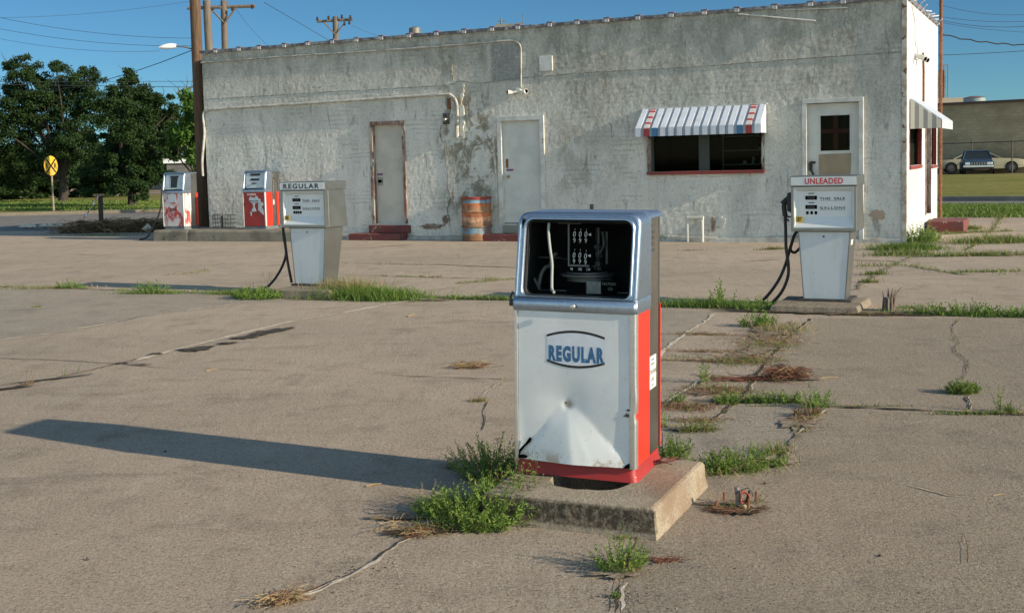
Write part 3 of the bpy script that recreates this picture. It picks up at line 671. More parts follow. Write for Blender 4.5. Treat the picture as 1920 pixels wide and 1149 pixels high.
# dark boxes added behind the window and glazed door to keep the inside dark
m_room = M('painted_room_dark', (.012, .013, .012), (.008, .008, .008), 2, .9, spec=.1)  # darkness of the interior put into the colour
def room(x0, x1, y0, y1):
    b = MB(); b.box(x0, x0+.02, y0, y1, .04, 2.9); b.box(x1-.02, x1, y0, y1, .04, 2.9); b.box(x0+.02, x1-.02, y1-.02, y1, .04, 2.9); b.box(x0+.02, x1-.02, y0, y1-.02, 2.88, 2.9); b.build('added_dark_box', m_room, bd)
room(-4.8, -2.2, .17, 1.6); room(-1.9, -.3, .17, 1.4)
# doors
def frame(x0, x1, z0, z1, wd, mat_, y=-.045, depth=.10, name='door_frame', sill=False, parent=None):
    b = MB(); b.box(x0-wd, x0, y, depth, z0, z1); b.box(x1, x1+wd, y, depth, z0, z1); b.box(x0-wd, x1+wd, y-.004, depth, z1, z1+wd)
    if sill: b.box(x0-wd-.02, x1+wd+.02, y-.02, depth, z0-wd, z0)
    return b.build(name, mat_, parent or bd, bevel=.004)
d1 = MB().box(-10.740, -9.980, .09, .13, .33, 2.42).build('door', m_door, bd)
frame(-10.720, -10.000, .33, 2.40, .07, m_rframe, -.03, .14, parent=d1)
b = MB(); b.box(-10.680, -10.560, .078, .088, 1.13, 1.30); b.lathe([(.03, 0), (.035, -.03), (.02, -.05)], 12, (-10.620, .078, 1.22), mi=1, axis='y'); b.build('door_handle', [m_steel2, m_black], d1)
MB().box(-10.690, -10.560, .082, .089, 1.345, 1.385).build('sticker', M('blue_red_sticker', (.04, .07, .25), (.45, .05, .05), 20, .5), d1)
d2 = MB().box(-7.740, -6.820, .05, .10, .33, 2.40).build('door', m_doorw, bd)
frame(-7.700, -6.860, .33, 2.37, .09, m_wpaint, -.035, .12, parent=d2)
b = MB(); b.lathe([(.028, 0), (.03, -.03), (.02, -.05)], 12, (-7.600, .05, 1.27), mi=0, axis='y'); MB().box(-7.640, -7.600, .03, .049, 1.44, 1.62).build('lock_plate', m_rust, d2); b.build('door_handle', [M('brass_knob', (.35, .27, .12), None, rough=.4, metal=.8), m_rust], d2)
MB().box(-7.640, -7.490, .043, .0495, 1.38, 1.42).build('sticker', MATS['blue_red_sticker'], d2)
b = MB(); b.box(-7.720, -6.840, .02, .045, .33, .345); b.build('door_sill', m_dark, d2)
# right door with a pane
b = MB(); x0, x1, z0, z1 = -1.68, -.78, .20, 2.45; w0, w1, h0, h1 = -1.46, -.95, 1.62, 2.24
b.box(x0, w0, .07, .115, z0, z1); b.box(w1, x1, .07, .115, z0, z1); b.box(w0, w1, .07, .115, z0, h0); b.box(w0, w1, .07, .115, h1, z1)
d3 = b.build('door', m_doorw, bd)
MB().box(w0, w1, .088, .094, h0, h1).build('door_pane', m_glass, d3)
frame(w0+.002, w1-.002, h0+.002, h1-.002, .022, m_wpaint, .058, .07, 'pane_frame', parent=d3)
b = MB(); b.box(-1.245, -1.165, .12, .15, h0-.02, h1+.02); b.box(w0, w1, .122, .148, 1.93, 2.0); b.build('pane_bars', m_redsill, d3)
MB().prism([(-1.49, 1.56), (-.93, 1.57), (-.94, 1.22), (-1.0, .9), (-1.18, .86), (-1.2, 1.02), (-1.26, 1.04), (-1.3, .88), (-1.48, .92)], .062, .0695).build('bare_board', M('bare_tan_board', (.34, .27, .18), (.28, .22, .15), 4, .9), d3)
b = MB(); b.box(-1.66, -1.60, .045, .07, 1.28, 1.42); b.box(-1.635, -1.54, .03, .05, 1.40, 1.44); b.tube(smoothline([(-1.60, .03, 1.44), (-1.63, .02, 1.33), (-1.58, .03, 1.2), (-1.6, .03, 1.1)], 5), .022, 6); b.build('door_handle', m_blackp, d3)
frame(-1.68, -.78, 0.05, 2.46, .075, m_wpaint, -.055, .12, parent=d3)
# front window
wn = MB(); x0, x1, z0, z1 = -4.60, -2.49, 1.31, 2.45
wn.box(x0-.055, x0, -.03, .13, z0, z1); wn.box(x1, x1+.05, -.03, .13, z0, z1); wn.box(x0-.055, x1+.05, -.03, .13, z1, z1+.04)
wn = wn.build('window', m_rframe, bd, bevel=.004)
MB().box(x0-.06, x1+.055, -.065, .13, z0-.06, z0-.001).build('window_sill', m_redsill, wn, bevel=.006)
MB().box(x0+.93, x0+1.13, .03, .10, z0, z1).build('mullion', M('grey_green_mullion', (.045, .055, .05), None, rough=.7), wn)
MB().box(x0, x0+.93, .075, .08, z0, z1).build('pane', m_glass, wn)
MB().box(x0+1.13, x1, .055, .06, z0, z1).build('pane', m_glass, wn)
MB().box(x0+.001, x0+.05, .04, .11, z0, z1).build('inner_frame', M('grey_green_frame', (.05, .055, .05), None, rough=.7), wn)
m_shelf = M('shelf_metal', (.20, .25, .23), None, rough=.5)
sh = thing('shelf_rack', 'dim metal shelves with jars seen through right half of front window', 'shelves', BO, BY)
for z in (1.40, 1.66, 1.92): MB().box(-3.3, -2.35, .30, .62, z, z+.02).build('shelf', m_shelf, sh)
for x in (-3.3, -2.37): MB().box(x, x+.02, .31, .33, 0.03, 2.4).build('upright', m_shelf, sh)
random.seed(8)
m_jar = M('grey_jar', (.30, .35, .33), None, rough=.3); m_can = M('yellow_green_can', (.25, .32, .08), None, rough=.5)
for i, (x, z, r, h, mm) in enumerate(((-2.57, 1.42, .05, .16, m_jar), (-2.74, 1.42, .03, .13, m_jar), (-2.9, 1.42, .04, .06, m_jar), (-2.6, 1.68, .05, .05, m_jar), (-2.66, 1.94, .04, .05, m_can), (-2.5, 1.94, .04, .04, m_jar))):
    MB().lathe([(r, 0), (r, h*.75), (r*.6, h*.85), (r*.6, h)], 12, (x, .4, z)).build('jar', mm, sh, smooth=True)
# awning over front window
def stripe_awning(name, x0, x1, zt, zb, zv, d, parent, n, cmap, rot=None, loc=(0, 0, 0), ybase=-.03):
    o = bpy.data.objects.new(name, None); COL.objects.link(o); o.parent = parent; o.location = loc
    if rot: o.rotation_euler = rot
    wd = (x1-x0)/(n+.0); parts = {}; xe = [x0]
    for i in range(n): xe.append(xe[-1]+wd*(1.28 if i % 2 == 0 else .70)*n/(1.28*((n+1)//2)+.70*(n//2)))
    for i in range(n):
        mi = cmap(i); pr = -.022 if i % 2 == 0 else 0.
        a, c_ = xe[i]+.001, xe[i+1]-.001
        parts.setdefault(mi[0], MB()).hexa([(a, -d+pr, zb+pr*.2), (c_, -d+pr, zb+pr*.2), (c_, ybase, zt-.012+pr*.3), (a, ybase, zt-.012+pr*.3)],
                                     [(a, -d+pr, zb+.006-pr*.5), (c_, -d+pr, zb+.006-pr*.5), (c_, ybase, zt-pr*.4), (a, ybase, zt-pr*.4)])
        parts.setdefault(mi[1], MB()).box(a, c_, -d+pr-.003, -d+pr+.004, zv, zb+.004)
    return o, parts
def cm(i):
    if i in (2, 26): return ('awning_red' if i == 2 else 'awning_red ',)*2
    if i in (4, 24): return ('awning_white', 'awning_blue')
    return ('awning_white', 'awning_white') if i % 2 == 0 else ('awning_grey_blue', 'awning_grey_blue')
aw, parts = stripe_awning('window_awning', -4.72, -2.40, 2.49, 2.11, 1.965, .46, bd, 29, cm)
for k_, q in parts.items():
    q.build({'awning_white': 'raised_stripe', 'awning_grey_blue': 'sunk_stripe', 'awning_red': 'red_stripe', 'awning_red ': 'red_stripe', 'awning_blue': 'blue_valance'}[k_], MATS[k_.strip()], aw)
b = MB()
for x in (-4.72, -2.402):
    for k in range(6):
        ya, yb = -.03-.43*k/6, -.03-.43*(k+1)/6; za, zb_ = 2.485-.375*k/6, 2.485-.375*(k+1)/6; pr = .006*(k % 2)
        b.hexa([(x-.004+pr, yb, 1.97), (x+.004+pr, yb, 1.97), (x+.004+pr, ya, 1.97), (x-.004+pr, ya, 1.97)], [(x-.004+pr, yb, zb_), (x+.004+pr, yb, zb_), (x+.004+pr, ya, za), (x-.004+pr, ya, za)])
b.build('side_panel', m_awnw, aw)
MB().box(-4.76, -2.38, -.05, 0, 2.475, 2.50).build('awning_rail', m_wpaint, aw)
# end wall: window, door, second window, awning, lamps, step
def endpart(name, mat_, *boxes, parent=None, bevel=0):
    b = MB()
    for q in boxes: b.box(*q)
    return b.build(name, mat_, parent or bd, bevel=bevel)
def endwin(y0, y1, z0, z1):
    o = endpart('window', m_redsill, (-.10, .010, y0, y0+.02, z0, z1), (-.10, .016, y1-.04, y1, z0, z1), (-.10, .016, y0+.02, y1-.04, z1-.06, z1), (-.10, .030, y0, y1, z0-.06, z0-.002))
    endpart('pane', m_glass, (-.06, -.055, y0+.02, y1-.04, z0, z1-.06), parent=o); return o
w1_ = endwin(.44, 2.18, 1.32, 2.40)
endpart('added_backing', M('brown_backing', (.16, .13, .10), (.10, .09, .08), 8, .8), (-.14, -.12, .44, 2.18, 1.32, 2.40), parent=w1_)  # opaque sheet added behind the pane in place of a dim interior
w2_ = endwin(3.90, 4.80, 1.28, 2.40)
endpart('added_backing', MATS['brown_backing'] if 'brown_backing' in MATS else m_dark, (-.14, -.12, 3.90, 4.80, 1.28, 2.40), parent=w2_)
d4 = endpart('door', M('dark_brown_door', (.07, .05, .04), (.12, .09, .07), 5, .7), (-.09, -.05, 2.92, 3.64, .33, 2.05))
endpart('door_frame', m_rframe, (-.08, .02, 2.87, 2.91, .33, 2.10), (-.08, .03, 3.65, 3.69, .33, 2.10), parent=d4)
def cme(i):
    return ('awning_white', 'awning_white') if i % 2 == 0 else ('awning_grey_blue', 'awning_grey_blue')
aw2, parts = stripe_awning('end_awning', -2.32, -.42, 2.49, 2.10, 1.96, .52, bd, 17, cme, (0, 0, R(90)), (0, 0, 0), -.03)
aw2.scale = (1, 1, 1)
aw2.rotation_euler = (0, 0, R(90))
aw2.location = (0, 0, 0)
# local +x -> building +y ; local -y -> building +x ; stripes must run over y .42..5.4
for k_, q in parts.items():
    for v in q.bm.verts: v.co.x = -v.co.x
    q.build('raised_stripe' if k_ == 'awning_white' else 'sunk_stripe', MATS[k_], aw2)
b = MB()
for k in range(7):                        # near end panel of alternate stripes, in building axes
    xa, xb = .02+.50*k/7, .02+.50*(k+1)/7; za, zb_ = 2.485-.385*k/7, 2.485-.385*(k+1)/7
    b.hexa([(.40+.004*(k % 2), -xa, 1.965), (.408+.004*(k % 2), -xa, 1.965), (.408+.004*(k % 2), -xb, 1.965), (.40+.004*(k % 2), -xb, 1.965)], [(.40+.004*(k % 2), -xa, za), (.408+.004*(k % 2), -xa, za), (.408+.004*(k % 2), -xb, zb_), (.40+.004*(k % 2), -xb, zb_)], k % 2)
b.build('side_panel', [M('side_panel_pale', (.55, .53, .46), None, rough=.5), M('side_panel_dark', (.28, .27, .25), None, rough=.5)], aw2)
flx = MB().box(0, .03, 1.15, 1.45, 3.22, 3.32).build('floodlight', m_wpaint, bd)
for y_ in (1.10, 1.50):
    b = MB(); b.tube([(.03, y_, 3.27), (.14, y_-.06, 3.24), (.20, y_-.1, 3.20)], .035, 8, r2=.05); b.tube([(.201, y_-.1, 3.2), (.205, y_-.102, 3.198)], .04, 8, 1); b.build('lamp_socket', [m_wpaint, m_black], flx, smooth=True)
b = MB(); b.tube(smoothline([(.02, .6, 4.1), (.05, .8, 3.8), (.04, .9, 3.5), (.05, 1.1, 3.4), (.04, 1.3, 3.3)], 5), .012, 5); b.build('loose_wire', m_wpaint, bd)
b = MB(); b.tube([(.03, 2.3, 3.0), (.03, 2.3, 2.5)], .02, 6); b.tube([(.03, 2.2, 3.4), (.03, 2.32, 3.0)], .02, 6); b.build('rusty_pipe', m_rust, bd)
c_ = D(1757, 195, 25.0)
b = MB(); b.tube([(.06, DEP+.04, .0), (.06, DEP+.04, 5.2)], .035, 8); b.build('downpipe', m_rust, bd)
# steps
def step(label, x0, x1, y0, y1, h, off):
    o = thing('door_step', label, 'step', BO, BY, 'red painted door steps')
    MB().box(x0, x1, y0, y1, 0, h).build('tread_block', m_redstep, o, bevel=.015)
    return o
s1_ = step('dark red concrete step below the brown framed left door', -11.180, -9.920, -.36, -.04, .135, 0); MB().box(-10.840, -9.860, -.10, .08, .137, .30).build('upper_block', m_redstep, s1_, bevel=.012)
s2_ = step('worn red and grey concrete step below the middle door, right of the drum', -8.020, -6.740, -.34, -.04, .14, 0); MB().box(-7.700, -6.860, -.06, .10, .142, .30).build('upper_block', M('grey_sill', (.25, .24, .2), None, rough=.9), s2_, bevel=.012)
s3_ = step('red concrete step beside the end wall door of the station', .06, .72, 2.7, 3.9, .22, 0)
# ball vent on roof, chimney
def roofthing(u, v, yoff):
    ff = onplane(BO, BY, yoff); return ff(u, v)
c_ = roofthing(778, 66, 2.0)
b = MB(); b.lathe([(.08, HW-.1), (.08, c_.z+.02), (.13, c_.z+.03), (.13, c_.z+.15), (.05, c_.z+.18)], 14, (c_.x, 2.0, 0)); b.build('roof_vent', M('vent_metal', (.20, .19, .17), None, rough=.6, metal=.5), bd, smooth=True)

# rusty drum
c_ = G(889, 452)+Vector((.06, .16, 0)); o = thing('oil_drum', 'rusty steel drum with orange, red and blue bands between the two left doors', 'drum', c_)
r = .305; pr = [(r-.02, 0), (r, .012), (r, .03), (r-.008, .04), (r-.008, .26), (r+.010, .28), (r+.010, .295), (r-.008, .315), (r-.008, .56), (r+.010, .58), (r+.010, .595), (r-.008, .615), (r-.008, .74), (r-.002, .75), (r-.008, .76), (r-.008, .85), (r+.004, .865), (r+.004, .885), (r-.012, .887), (r-.014, .80)]
dm = MB().lathe(pr, 48, cap=(True, False))
for v in dm.bm.verts:
    k = 1+.02*nz(v.co.x*4, v.co.y*4, v.co.z*3); v.co.x *= k; v.co.y *= k
dm.build('drum_body', m_drum, o, smooth=True)
MB().lathe([(r-.016, .80), (.001, .80)], 40, cap=(False, True)).build('drum_lid', m_rust, o)

# ------------------------------------------------------------------ rounded fuel pumps
def rrect(x0, x1, z0, z1, r, y, lean=0., zb=0., n=6, rb=None):
    pts = []; rb = r if rb is None else rb
    for (cx, cz, a0, rr) in ((x1-r, z1-r, 0, r), (x0+r, z1-r, 90, r), (x0+rb, z0+rb, 180, rb), (x1-rb, z0+rb, 270, rb)):
        for k in range(n+1):
            a = R(a0+90*k/n); x = cx+rr*math.cos(a); z = cz+rr*math.sin(a); pts.append((x, y+lean*(z-zb), z))
    return pts
def lerp_rect(a, b, t): return tuple(p+(q-p)*t for p, q in zip(a, b))
def round_pump(name, label, loc, yaw, style, tilt=0., s=1., cat='fuel pump', sx=1.):
    o = thing(name, label, cat, loc, yaw, 'old fuel pumps with rounded heads' if style != 'near' else None)
    o.rotation_euler = (0, R(tilt), R(yaw)); o.scale = (s*sx, s, s)
    red = m_red
    zb, zp, zk, zt = .066, .765, .842, 1.215       # panel foot, panel top, band top, head top
    lean = .07/(zt-zk)
    sk = MB()
    rr = []
    for (ins, z) in ((-.006, 0), (-.002, .012), (.004, .030), (.008, .062), (.03, .064)):
        rr.append([(x, y, z) for (x, _, y) in rrect(-.572+ins, -.002-ins, .0+ins, .455-ins, .03, 0)])
    sk.loft(rr); sk.build('base_skirt', m_reds if style == 'near' else M('blue_grey_skirt', (.10, .13, .15), (.16, .16, .14), 8, .8), o, smooth=True)
    # front panel
    b = MB(); NX, NZ = 56, 66; V = {}
    X0, X1 = -.556, -.030
    for j in range(NZ+1):
        for i in range(NX+1):
            x = X0+(X1-X0)*i/NX; z = zb+(zp-zb)*j/NZ; d = 0.
            if style == 'near':
                ax, az = -.325, .335
                if z < az:
                    t = (az-z)/(az-zb); half = (.03+.235*t)*(1+.10*nz(t*3.1, 4)); u = (x-ax-.035*t)/half
                    if abs(u) < 1: d -= .034*t*(1-abs(u)**1.25)+.0016*t*nz(u*1.8, t*1.5, 7)+.0012*t*max(0, 1-abs(u-.28)/.14)
                    else: d += .004*t
                rr_ = math.hypot(x-ax, (z-az)*1.0); d += .007*math.exp(-(rr_/.020)**2)+.009*math.exp(-(rr_/.10)**2)
                d += .0006*nz(x*4, z*4, 2)
                if x > -.12: d += .003*(z-.3)*0
                e = min((x-X0)/.03, (X1-x)/.03, 1); d *= max(0, e)**.7 if z > .12 else max(.0, e)**.9
            else: d = .002*nz(x*5, z*5, yaw)
            V[i, j] = b.v((x, d, z))
    for j in range(NZ):
        for i in range(NX): b.bm.faces.new([V[i, j], V[i+1, j], V[i+1, j+1], V[i, j+1]])
    fp = b.build('front_panel', m_whiten if style == 'near' else (m_scuff if style == 'scuffed' else m_redd), o, smooth=True, fixn=False)
    # corner trims, the right one bent where it was hit
    for x, w_ in ((-.566, .010), (-.014, .015)):
        b = MB(); rr = []
        for k in range(30):
            z = zb-.004+(zp-zb+.004)*k/29; kx = 0
            if style == 'near' and x > -.1: kx = -.006*math.exp(-((z-.31)/.02)**2)+.004*math.exp(-((z-.38)/.06)**2)
            w2 = w_+(.002 if x > -.1 else 0); rr.append([(x+w_+kx*.3, .03, z), (x+w_+kx, .004, z), (x+w_*.6+kx, -.006, z), (x-w_*.7+kx, -.006, z), (x-w2+kx, -.002, z), (x-w2, .03, z)])
        b.loft(rr); b.build('corner_trim', m_trim, o, smooth=True)
    for sx, nm in ((1, 'red'), (-1, 'red')):
        xo = -.0 if sx > 0 else -.576
        for (ya, yb) in ((.010, .235), (.444 if style == 'near' else .385, .452 if style == 'near' else .462)):
            b = MB(); xq = xo-(.004 if style == 'near' and ya > .1 and sx > 0 else 0); b.box(xq-.006 if sx > 0 else xq, xq if sx > 0 else xq+.006, ya, yb, zb, zp)
            if ya < .1 and style == 'near' and sx > 0: pass
            b.build('side_strip', (m_scuff if style == 'scuffed' and sx > 0 and ya < .1 else red), o, bevel=.002)
        xs_ = -.010 if sx > 0 else -.558
        b = MB(); b.hexa([(xs_-.008, .20, zb), (xs_, .20, zb), (xs_, .438, zb), (xs_-.008, .438, zb)], [(xs_-.008, .20, zt-.03), (xs_, .20, zt-.03), (xs_, .438, zt-.03), (xs_-.008, .438, zt-.03)])
        sp = b.build('side_panel', m_steel, o)
        if sx > 0:
            b = MB()
            for k in range(4): b.box(xs_-.002, xs_+.002, .30, .35, zt-.08-.028*k, zt-.062-.028*k)
            b.box(xs_-.002, xs_+.0015, .295, .355, zt-.19, zt-.178)
            b.build('louvre', m_dark, sp)
            if style == 'near':
                rot = Matrix.Rotation(R(90), 4, 'Z')
                stl = MB().box(xs_+.0005, xs_+.003, .245, .375, .375, .530).build('notice_sticker', m_sticker, sp)
                for tz, th, tx in ((.508, .010, 'THIS FUEL'), (.488, .010, 'MAY NOT BE'), (.445, .022, 'CONTAINS'), (.410, .022, 'LEAD'), (.388, .007, 'SEE NOTICE')):
                    text('sticker_text', tx, th, m_ink, stl, (xs_+.0032, .31, tz), xs=.8, rot=rot, ext=.0004)
            elif style == 'red':
                MB().box(xs_+.0005, xs_+.003, .27, .31, .50, .60).build('notice_sticker', m_sticker, sp)
                b = MB(); b.box(xs_, xs_+.02, .26, .36, zt-.16, zt-.07); b.box(xs_, xs_+.015, .28, .30, zb+.65, zt-.2); b.build('latch_box', m_steel2, sp, bevel=.005)
    MB().box(-.566, -.010, .425, .452, zb, zt-.03).build('back_door', m_steel2, o)
    # band with sloping ledge
    b = MB(); prof = [(.02, .0, zp), (-.004, .003, zp), (-.011, .005, zp+.010), (-.012, .005, zp+.038), (-.008, .004, zp+.048), (.004, .002, zk-.014), (.03, -.002, zk-.008)]
    rr = []
    for (y, x, z) in prof: rr.append([(-.576-x, .24, z), (-.576-x, y+.012, z), (-.576-x+.012, y, z), (x-.012, y, z), (x, y+.012, z), (x, .24, z)])
    b.loft(rr, True, (False, False)); b.build('head_band', m_chrome, o, smooth=True)
    b = MB(); b.lathe([(.013, 0), (.013, -.006), (.009, -.010), (.003, -.011)], 16, (-.286, -.022, zp+.030), axis='y')
    b.build('lock_knob', m_trim, o, smooth=True)
    # head casting
    O = (-.578, .004, zk-.016, zt); I = (-.534, -.036, zk-.008, zt-.036)
    rings = [rrect(*lerp_rect(O, I, 0), .050, .245, 0, zk, rb=.010)]
    rings.append(rrect(*lerp_rect(O, I, 0), .050, .040, lean*.8, zk, rb=.010))
    for t_, y, r_ in ((0, .018, .050), (.06, .008, .050), (.18, .001, .050), (.34, .000, .050), (.46, .005, .048), (.60, .0045, .046), (.72, -.002, .044), (.86, -.002, .042), (.96, .006, .040), (1.0, .018, .040), (1.0, .060, .040)):
        rings.append(rrect(*lerp_rect(O, I, t_), r_, y, lean, zk, rb=max(.010, .034*t_)))
    b = MB(); b.loft(rings, True, (False, False)); hd = b.build('head_casting', m_chrome, o, smooth=True)
    b = MB(); b.loft([[(p[0], p[1]+0, p[2]) for p in rrect(-.579, .006, zt-.034, zt+.001, .030, .24, 0, 0, rb=.003)], [(p[0], p[1], p[2]) for p in rrect(-.574, .001, zt-.032, zt-.004, .026, .455, 0, 0, rb=.003)]])
    b.build('top_cap', m_chrome, o, smooth=True, bevel=.004)
    b = MB(); gr = [rrect(*lerp_rect(O, I, 1.0), .040, .012, lean, zk, rb=.034), rrect(*lerp_rect(O, I, 1.10), .038, .009, lean, zk, rb=.032), rrect(*lerp_rect(O, I, 1.10), .038, .03, lean, zk, rb=.032)]
    b.loft(gr, True, (False, False)); b.build('window_gasket', M('gasket_speckled', (.012, .012, .012), None, spot=((.4, .4, .4), 60, .66), rough=.8), hd)
    if style == 'near':
        b = MB(); y0, y1 = .085, .38
        b.box(-.565, -.025, y1, y1+.01, zp, zt-.03); b.box(-.555, -.545, .06, y1, zp, zt-.03); b.box(-.036, -.028, .10, y1, zp, zt-.03); b.box(-.555, -.03, .03, y1, zp-.006, zk-.010); b.box(-.555, -.03, .09, y1, zt-.050, zt-.040)
        b.build('inner_housing', M('dark_inner_housing', (.006, .007, .007), (.014, .016, .015), 5, .8, spec=.2), o)
        def q_(u, v, y): p_ = onplane(loc, yaw, y)(u, v); return p_.x, p_.z
        YC = .150
        (xa, za), (xb, zb_) = q_(1060, 424, YC), q_(1099, 500, YC)
        b = MB(); b.box(xa+.006, xb+.02, YC+.012, YC+.09, zb_, za); b.box(xa, xa+.005, YC-.004, YC+.06, zb_, za+.006, 1); b.box(xa, xb+.004, YC-.006, YC, zb_-.004, zb_+.003, 1); b.box(xa-.05, xa+.06, YC, YC+.02, za+.005, za+.012, 1)
        cu = b.build('counter_frame', [m_black, M('grey_bracket', (.13, .14, .135), None, rough=.5)], o)
        for row, (v0, v9, v1) in enumerate(((441.5, 452.5, 433.5), (481, 491.5, 471.5))):
            for k, u in enumerate((1071.5, 1082, 1092.5)):
                x, z = q_(u, v0, YC); z9 = q_(u, v9, YC)[1]; z1 = q_(u, v1, YC)[1]; sh_ = .004 if row and k == 2 else 0
                b = MB(); b.lathe([(.046, -.011), (.046, .011)], 24, (0, 0, 0))
                for v in b.bm.verts: v.co = Vector((v.co.z+x, v.co.y+YC+.050, v.co.x+z-.004))
                b.build('counter_wheel', m_black, cu, smooth=True)
                text('digit', '0', .026, m_deci, cu, (x, YC, z-.012-sh_), xs=.78, shear=.16, bold=.0)
                text('digit', '9', .023, m_deci, cu, (x, YC+.003, z9-.013-sh_), xs=.78, bold=.0)
                text('digit', '1', .011, m_deci, cu, (x+.002, YC+.004, z1-.004-sh_), xs=.75, shear=.3)
            x, z = q_(1100, v0, YC); MB().prism([(x-.006, z), (x+.008, z-.007), (x+.008, z+.007)], YC-.006, YC-.002).build('pointer', m_deci, cu)
        x, z = q_(1083, 507, YC); MB().box(x-.06, x+.06, YC, YC+.02, z-.010, z+.010).build('totaliser', m_black, cu)
        for k, q in enumerate(('98', '198', '134')): text('digit', q, .013, m_deci, cu, (x-.040+.040*k, YC-.0005, z-.006), xs=.7)
        x, z = q_(1095, 517, .22); b = MB(); b.lathe([(.001, .0), (.125, 0), (.125, .010), (.10, .012), (.10, .02), (.001, .02)], 30, (x, .24, z-.004), cap=(False, False)); b.lathe([(.11, 0), (.11, .075)], 30, (x+.01, .25, z-.085), cap=(False, False)); b.build('meter_drum', M('meter_grey', (.10, .11, .11), (.05, .055, .055), 8, .5, .5), o, smooth=True)
        (x0, z0), (x1, z1) = q_(1059, 531, .135), q_(1094, 553, .135); MB().box(x0, x1, .135, .16, z1, z0).build('black_block', m_black, o)
        plm = M('machine_grey', (.055, .06, .058), (.02, .024, .024), 14, .5, .4)
        (x0, z0), (x1, z1) = q_(1104, 428, .19), q_(1116, 508, .19)
        b = MB(); b.box(x0, x0+.018, .19, .25, z1, z0); b.tube([(x1, .2, z1), (x1, .2, z0)], .009, 8); b.box(x0, x1+.02, .19, .24, z1+.06, z1+.085); b.box(x0, x1+.014, .18, .24, z1+.02, z1+.04); b.tube(smoothline([(x1+.02, .2, z0-.02), (x1+.03, .19, z0-.08), (x1, .19, z1+.05), (x1+.01, .2, z1)], 6), .007, 6); b.box(x1+.035, x1+.045, .2, .22, z1+.03, z0-.02); b.lathe([(.014, 0), (.02, .012), (.014, .02)], 12, (x1, .18, z1+.10)); b.build('gear_linkage', plm, o, smooth=True)
        b = MB(); b.tube(smoothline([(-.50, .12, .86), (-.49, .13, .92), (-.47, .14, .955), (-.45, .14, .96), (-.44, .15, 1.0), (-.42, .15, 1.02)], 5), .010, 6); b.tube([(-.52, .12, .90), (-.49, .11, .85)], .008, 6); b.box(-.53, -.42, .2, .22, .99, .995); b.tube([(-.41, .18, .99), (-.30, .18, .99)], .003, 5); b.build('linkage_arm', plm, o, smooth=True)
        b = MB(); b.tube(smoothline([(-.440, .10, 1.165), (-.435, .08, 1.12), (-.425, .07, 1.05), (-.412, .06, .98), (-.408, .045, .91), (-.402, .03, .865), (-.385, .01, .852)], 7), .0065, 8);         b.build('white_tube', M('milky_tube', (.34, .37, .34), None, rough=.4), o, smooth=True)
        (x0, z0), (x1, z1) = q_(1096, 529, .125), q_(1122, 552, .125)
        MB().box(x0, x1, .125, .128, z1, z0).build('paper_notice', M('dim_paper', (.20, .21, .19), (.14, .15, .14), 60, .8), o)
        (x0, z0), (x1, z1) = q_(1123, 527, .128), q_(1152, 552, .128)
        pl = MB().box(x0, x1, .128, .131, z1, z0).build('maker_plate', m_black, o)
        text('plate_text', 'FACTORY', .013, M('dim_letter', (.16, .17, .16), None), pl, ((x0+x1)/2, .1275, z0-.022), width=(x1-x0)*.9, ext=.0004)
        text('plate_text', 'CO', .013, MATS['dim_letter'], pl, ((x0+x1)/2+.005, .1275, z0-.045), xs=.8, ext=.0004)
        # decal
        dcl = bpy.data.objects.new('decal', None); COL.objects.link(dcl); dcl.parent = fp
        b = MB(); yy = -.0012; top = []; bot = []
        for k in range(17):
            u = k/16; x = -.418+.274*u; c4 = 4*u*(1-u); top.append((x, .652+.024*c4)); bot.append((x, .538-.024*c4))
        b.loft([[(x, yy+.0004, z) for x, z in bot], [(x, yy+.0004, z) for x, z in top]], False, (False, False)); b.build('decal_paper', m_decal, dcl, fixn=False)
        b = MB()
        for arc, sg in ((top, 1), (bot, -1)):
            b.loft([[(x, yy-.0001, z-.0055) for x, z in arc], [(x, yy-.0001, z+.0055) for x, z in arc]], False, (False, False))
        b.build('decal_arc', m_ink, dcl, fixn=False)
        text('lettering', 'REGULAR', .064, m_bluetext, dcl, (-.281, yy, .541), bold=.062, sp=1.22, width=.264, ext=.0002)
        random.seed(4)
        for (x, z0_, z1_) in ((-.345, .545, .65), (-.30, .54, .61), (-.235, .54, .60), (-.24, .60, .65)):
            pts_ = [(x+.006*nz(k*.8, x*9), z0_+(z1_-z0_)*k/8) for k in range(9)]; b = MB()
            b.loft([[(x_-.0007, yy-.0006, z_) for x_, z_ in pts_], [(x_+.0009, yy-.0006, z_) for x_, z_ in pts_]], False, (False, False))
            b.build('decal_crease', M('torn_paper_edge', (.66, .68, .68), None, rough=.8), dcl, fixn=False)
        # rust hole, tears
        def shard(nm, poly, y, m_=m_rust, t=.003): MB().prism(poly, y-t, y).build(nm, m_, fp)
        shard('tear', [(-.556, .070), (-.545, .100), (-.525, .125), (-.498, .150), (-.492, .168), (-.503, .170), (-.520, .145), (-.545, .118), (-.556, .105)], -.0045, m_black)
        shard('tear', [(-.556, .068), (-.50, .070), (-.495, .078), (-.53, .086), (-.556, .083)], -.003, m_black)
        shard('tear', [(-.060, .303), (-.030, .300), (-.010, .307), (-.012, .314), (-.035, .313), (-.045, .318), (-.050, .310)], -.0035, m_dark, .0015)
        shard('tear', [(-.046, .328), (-.012, .330), (-.010, .335), (-.040, .337)], -.0035, m_dark, .0015)
        shard('tear', [(-.058, .066), (-.030, .066), (-.030, .090), (-.040, .084), (-.048, .078)], -.004, m_black)
        b = MB(); b.lathe([(.0045, 0), (.004, .003), (.0045, .004)], 10, (-.332, .012, .342), axis='y'); b.build('rust_hole', m_rust, fp)
        b = MB(); b.lathe([(.003, 0), (.001, -.002)], 8, (-.004, .006, .026), axis='y'); b.build('rivet', m_trim, fp)
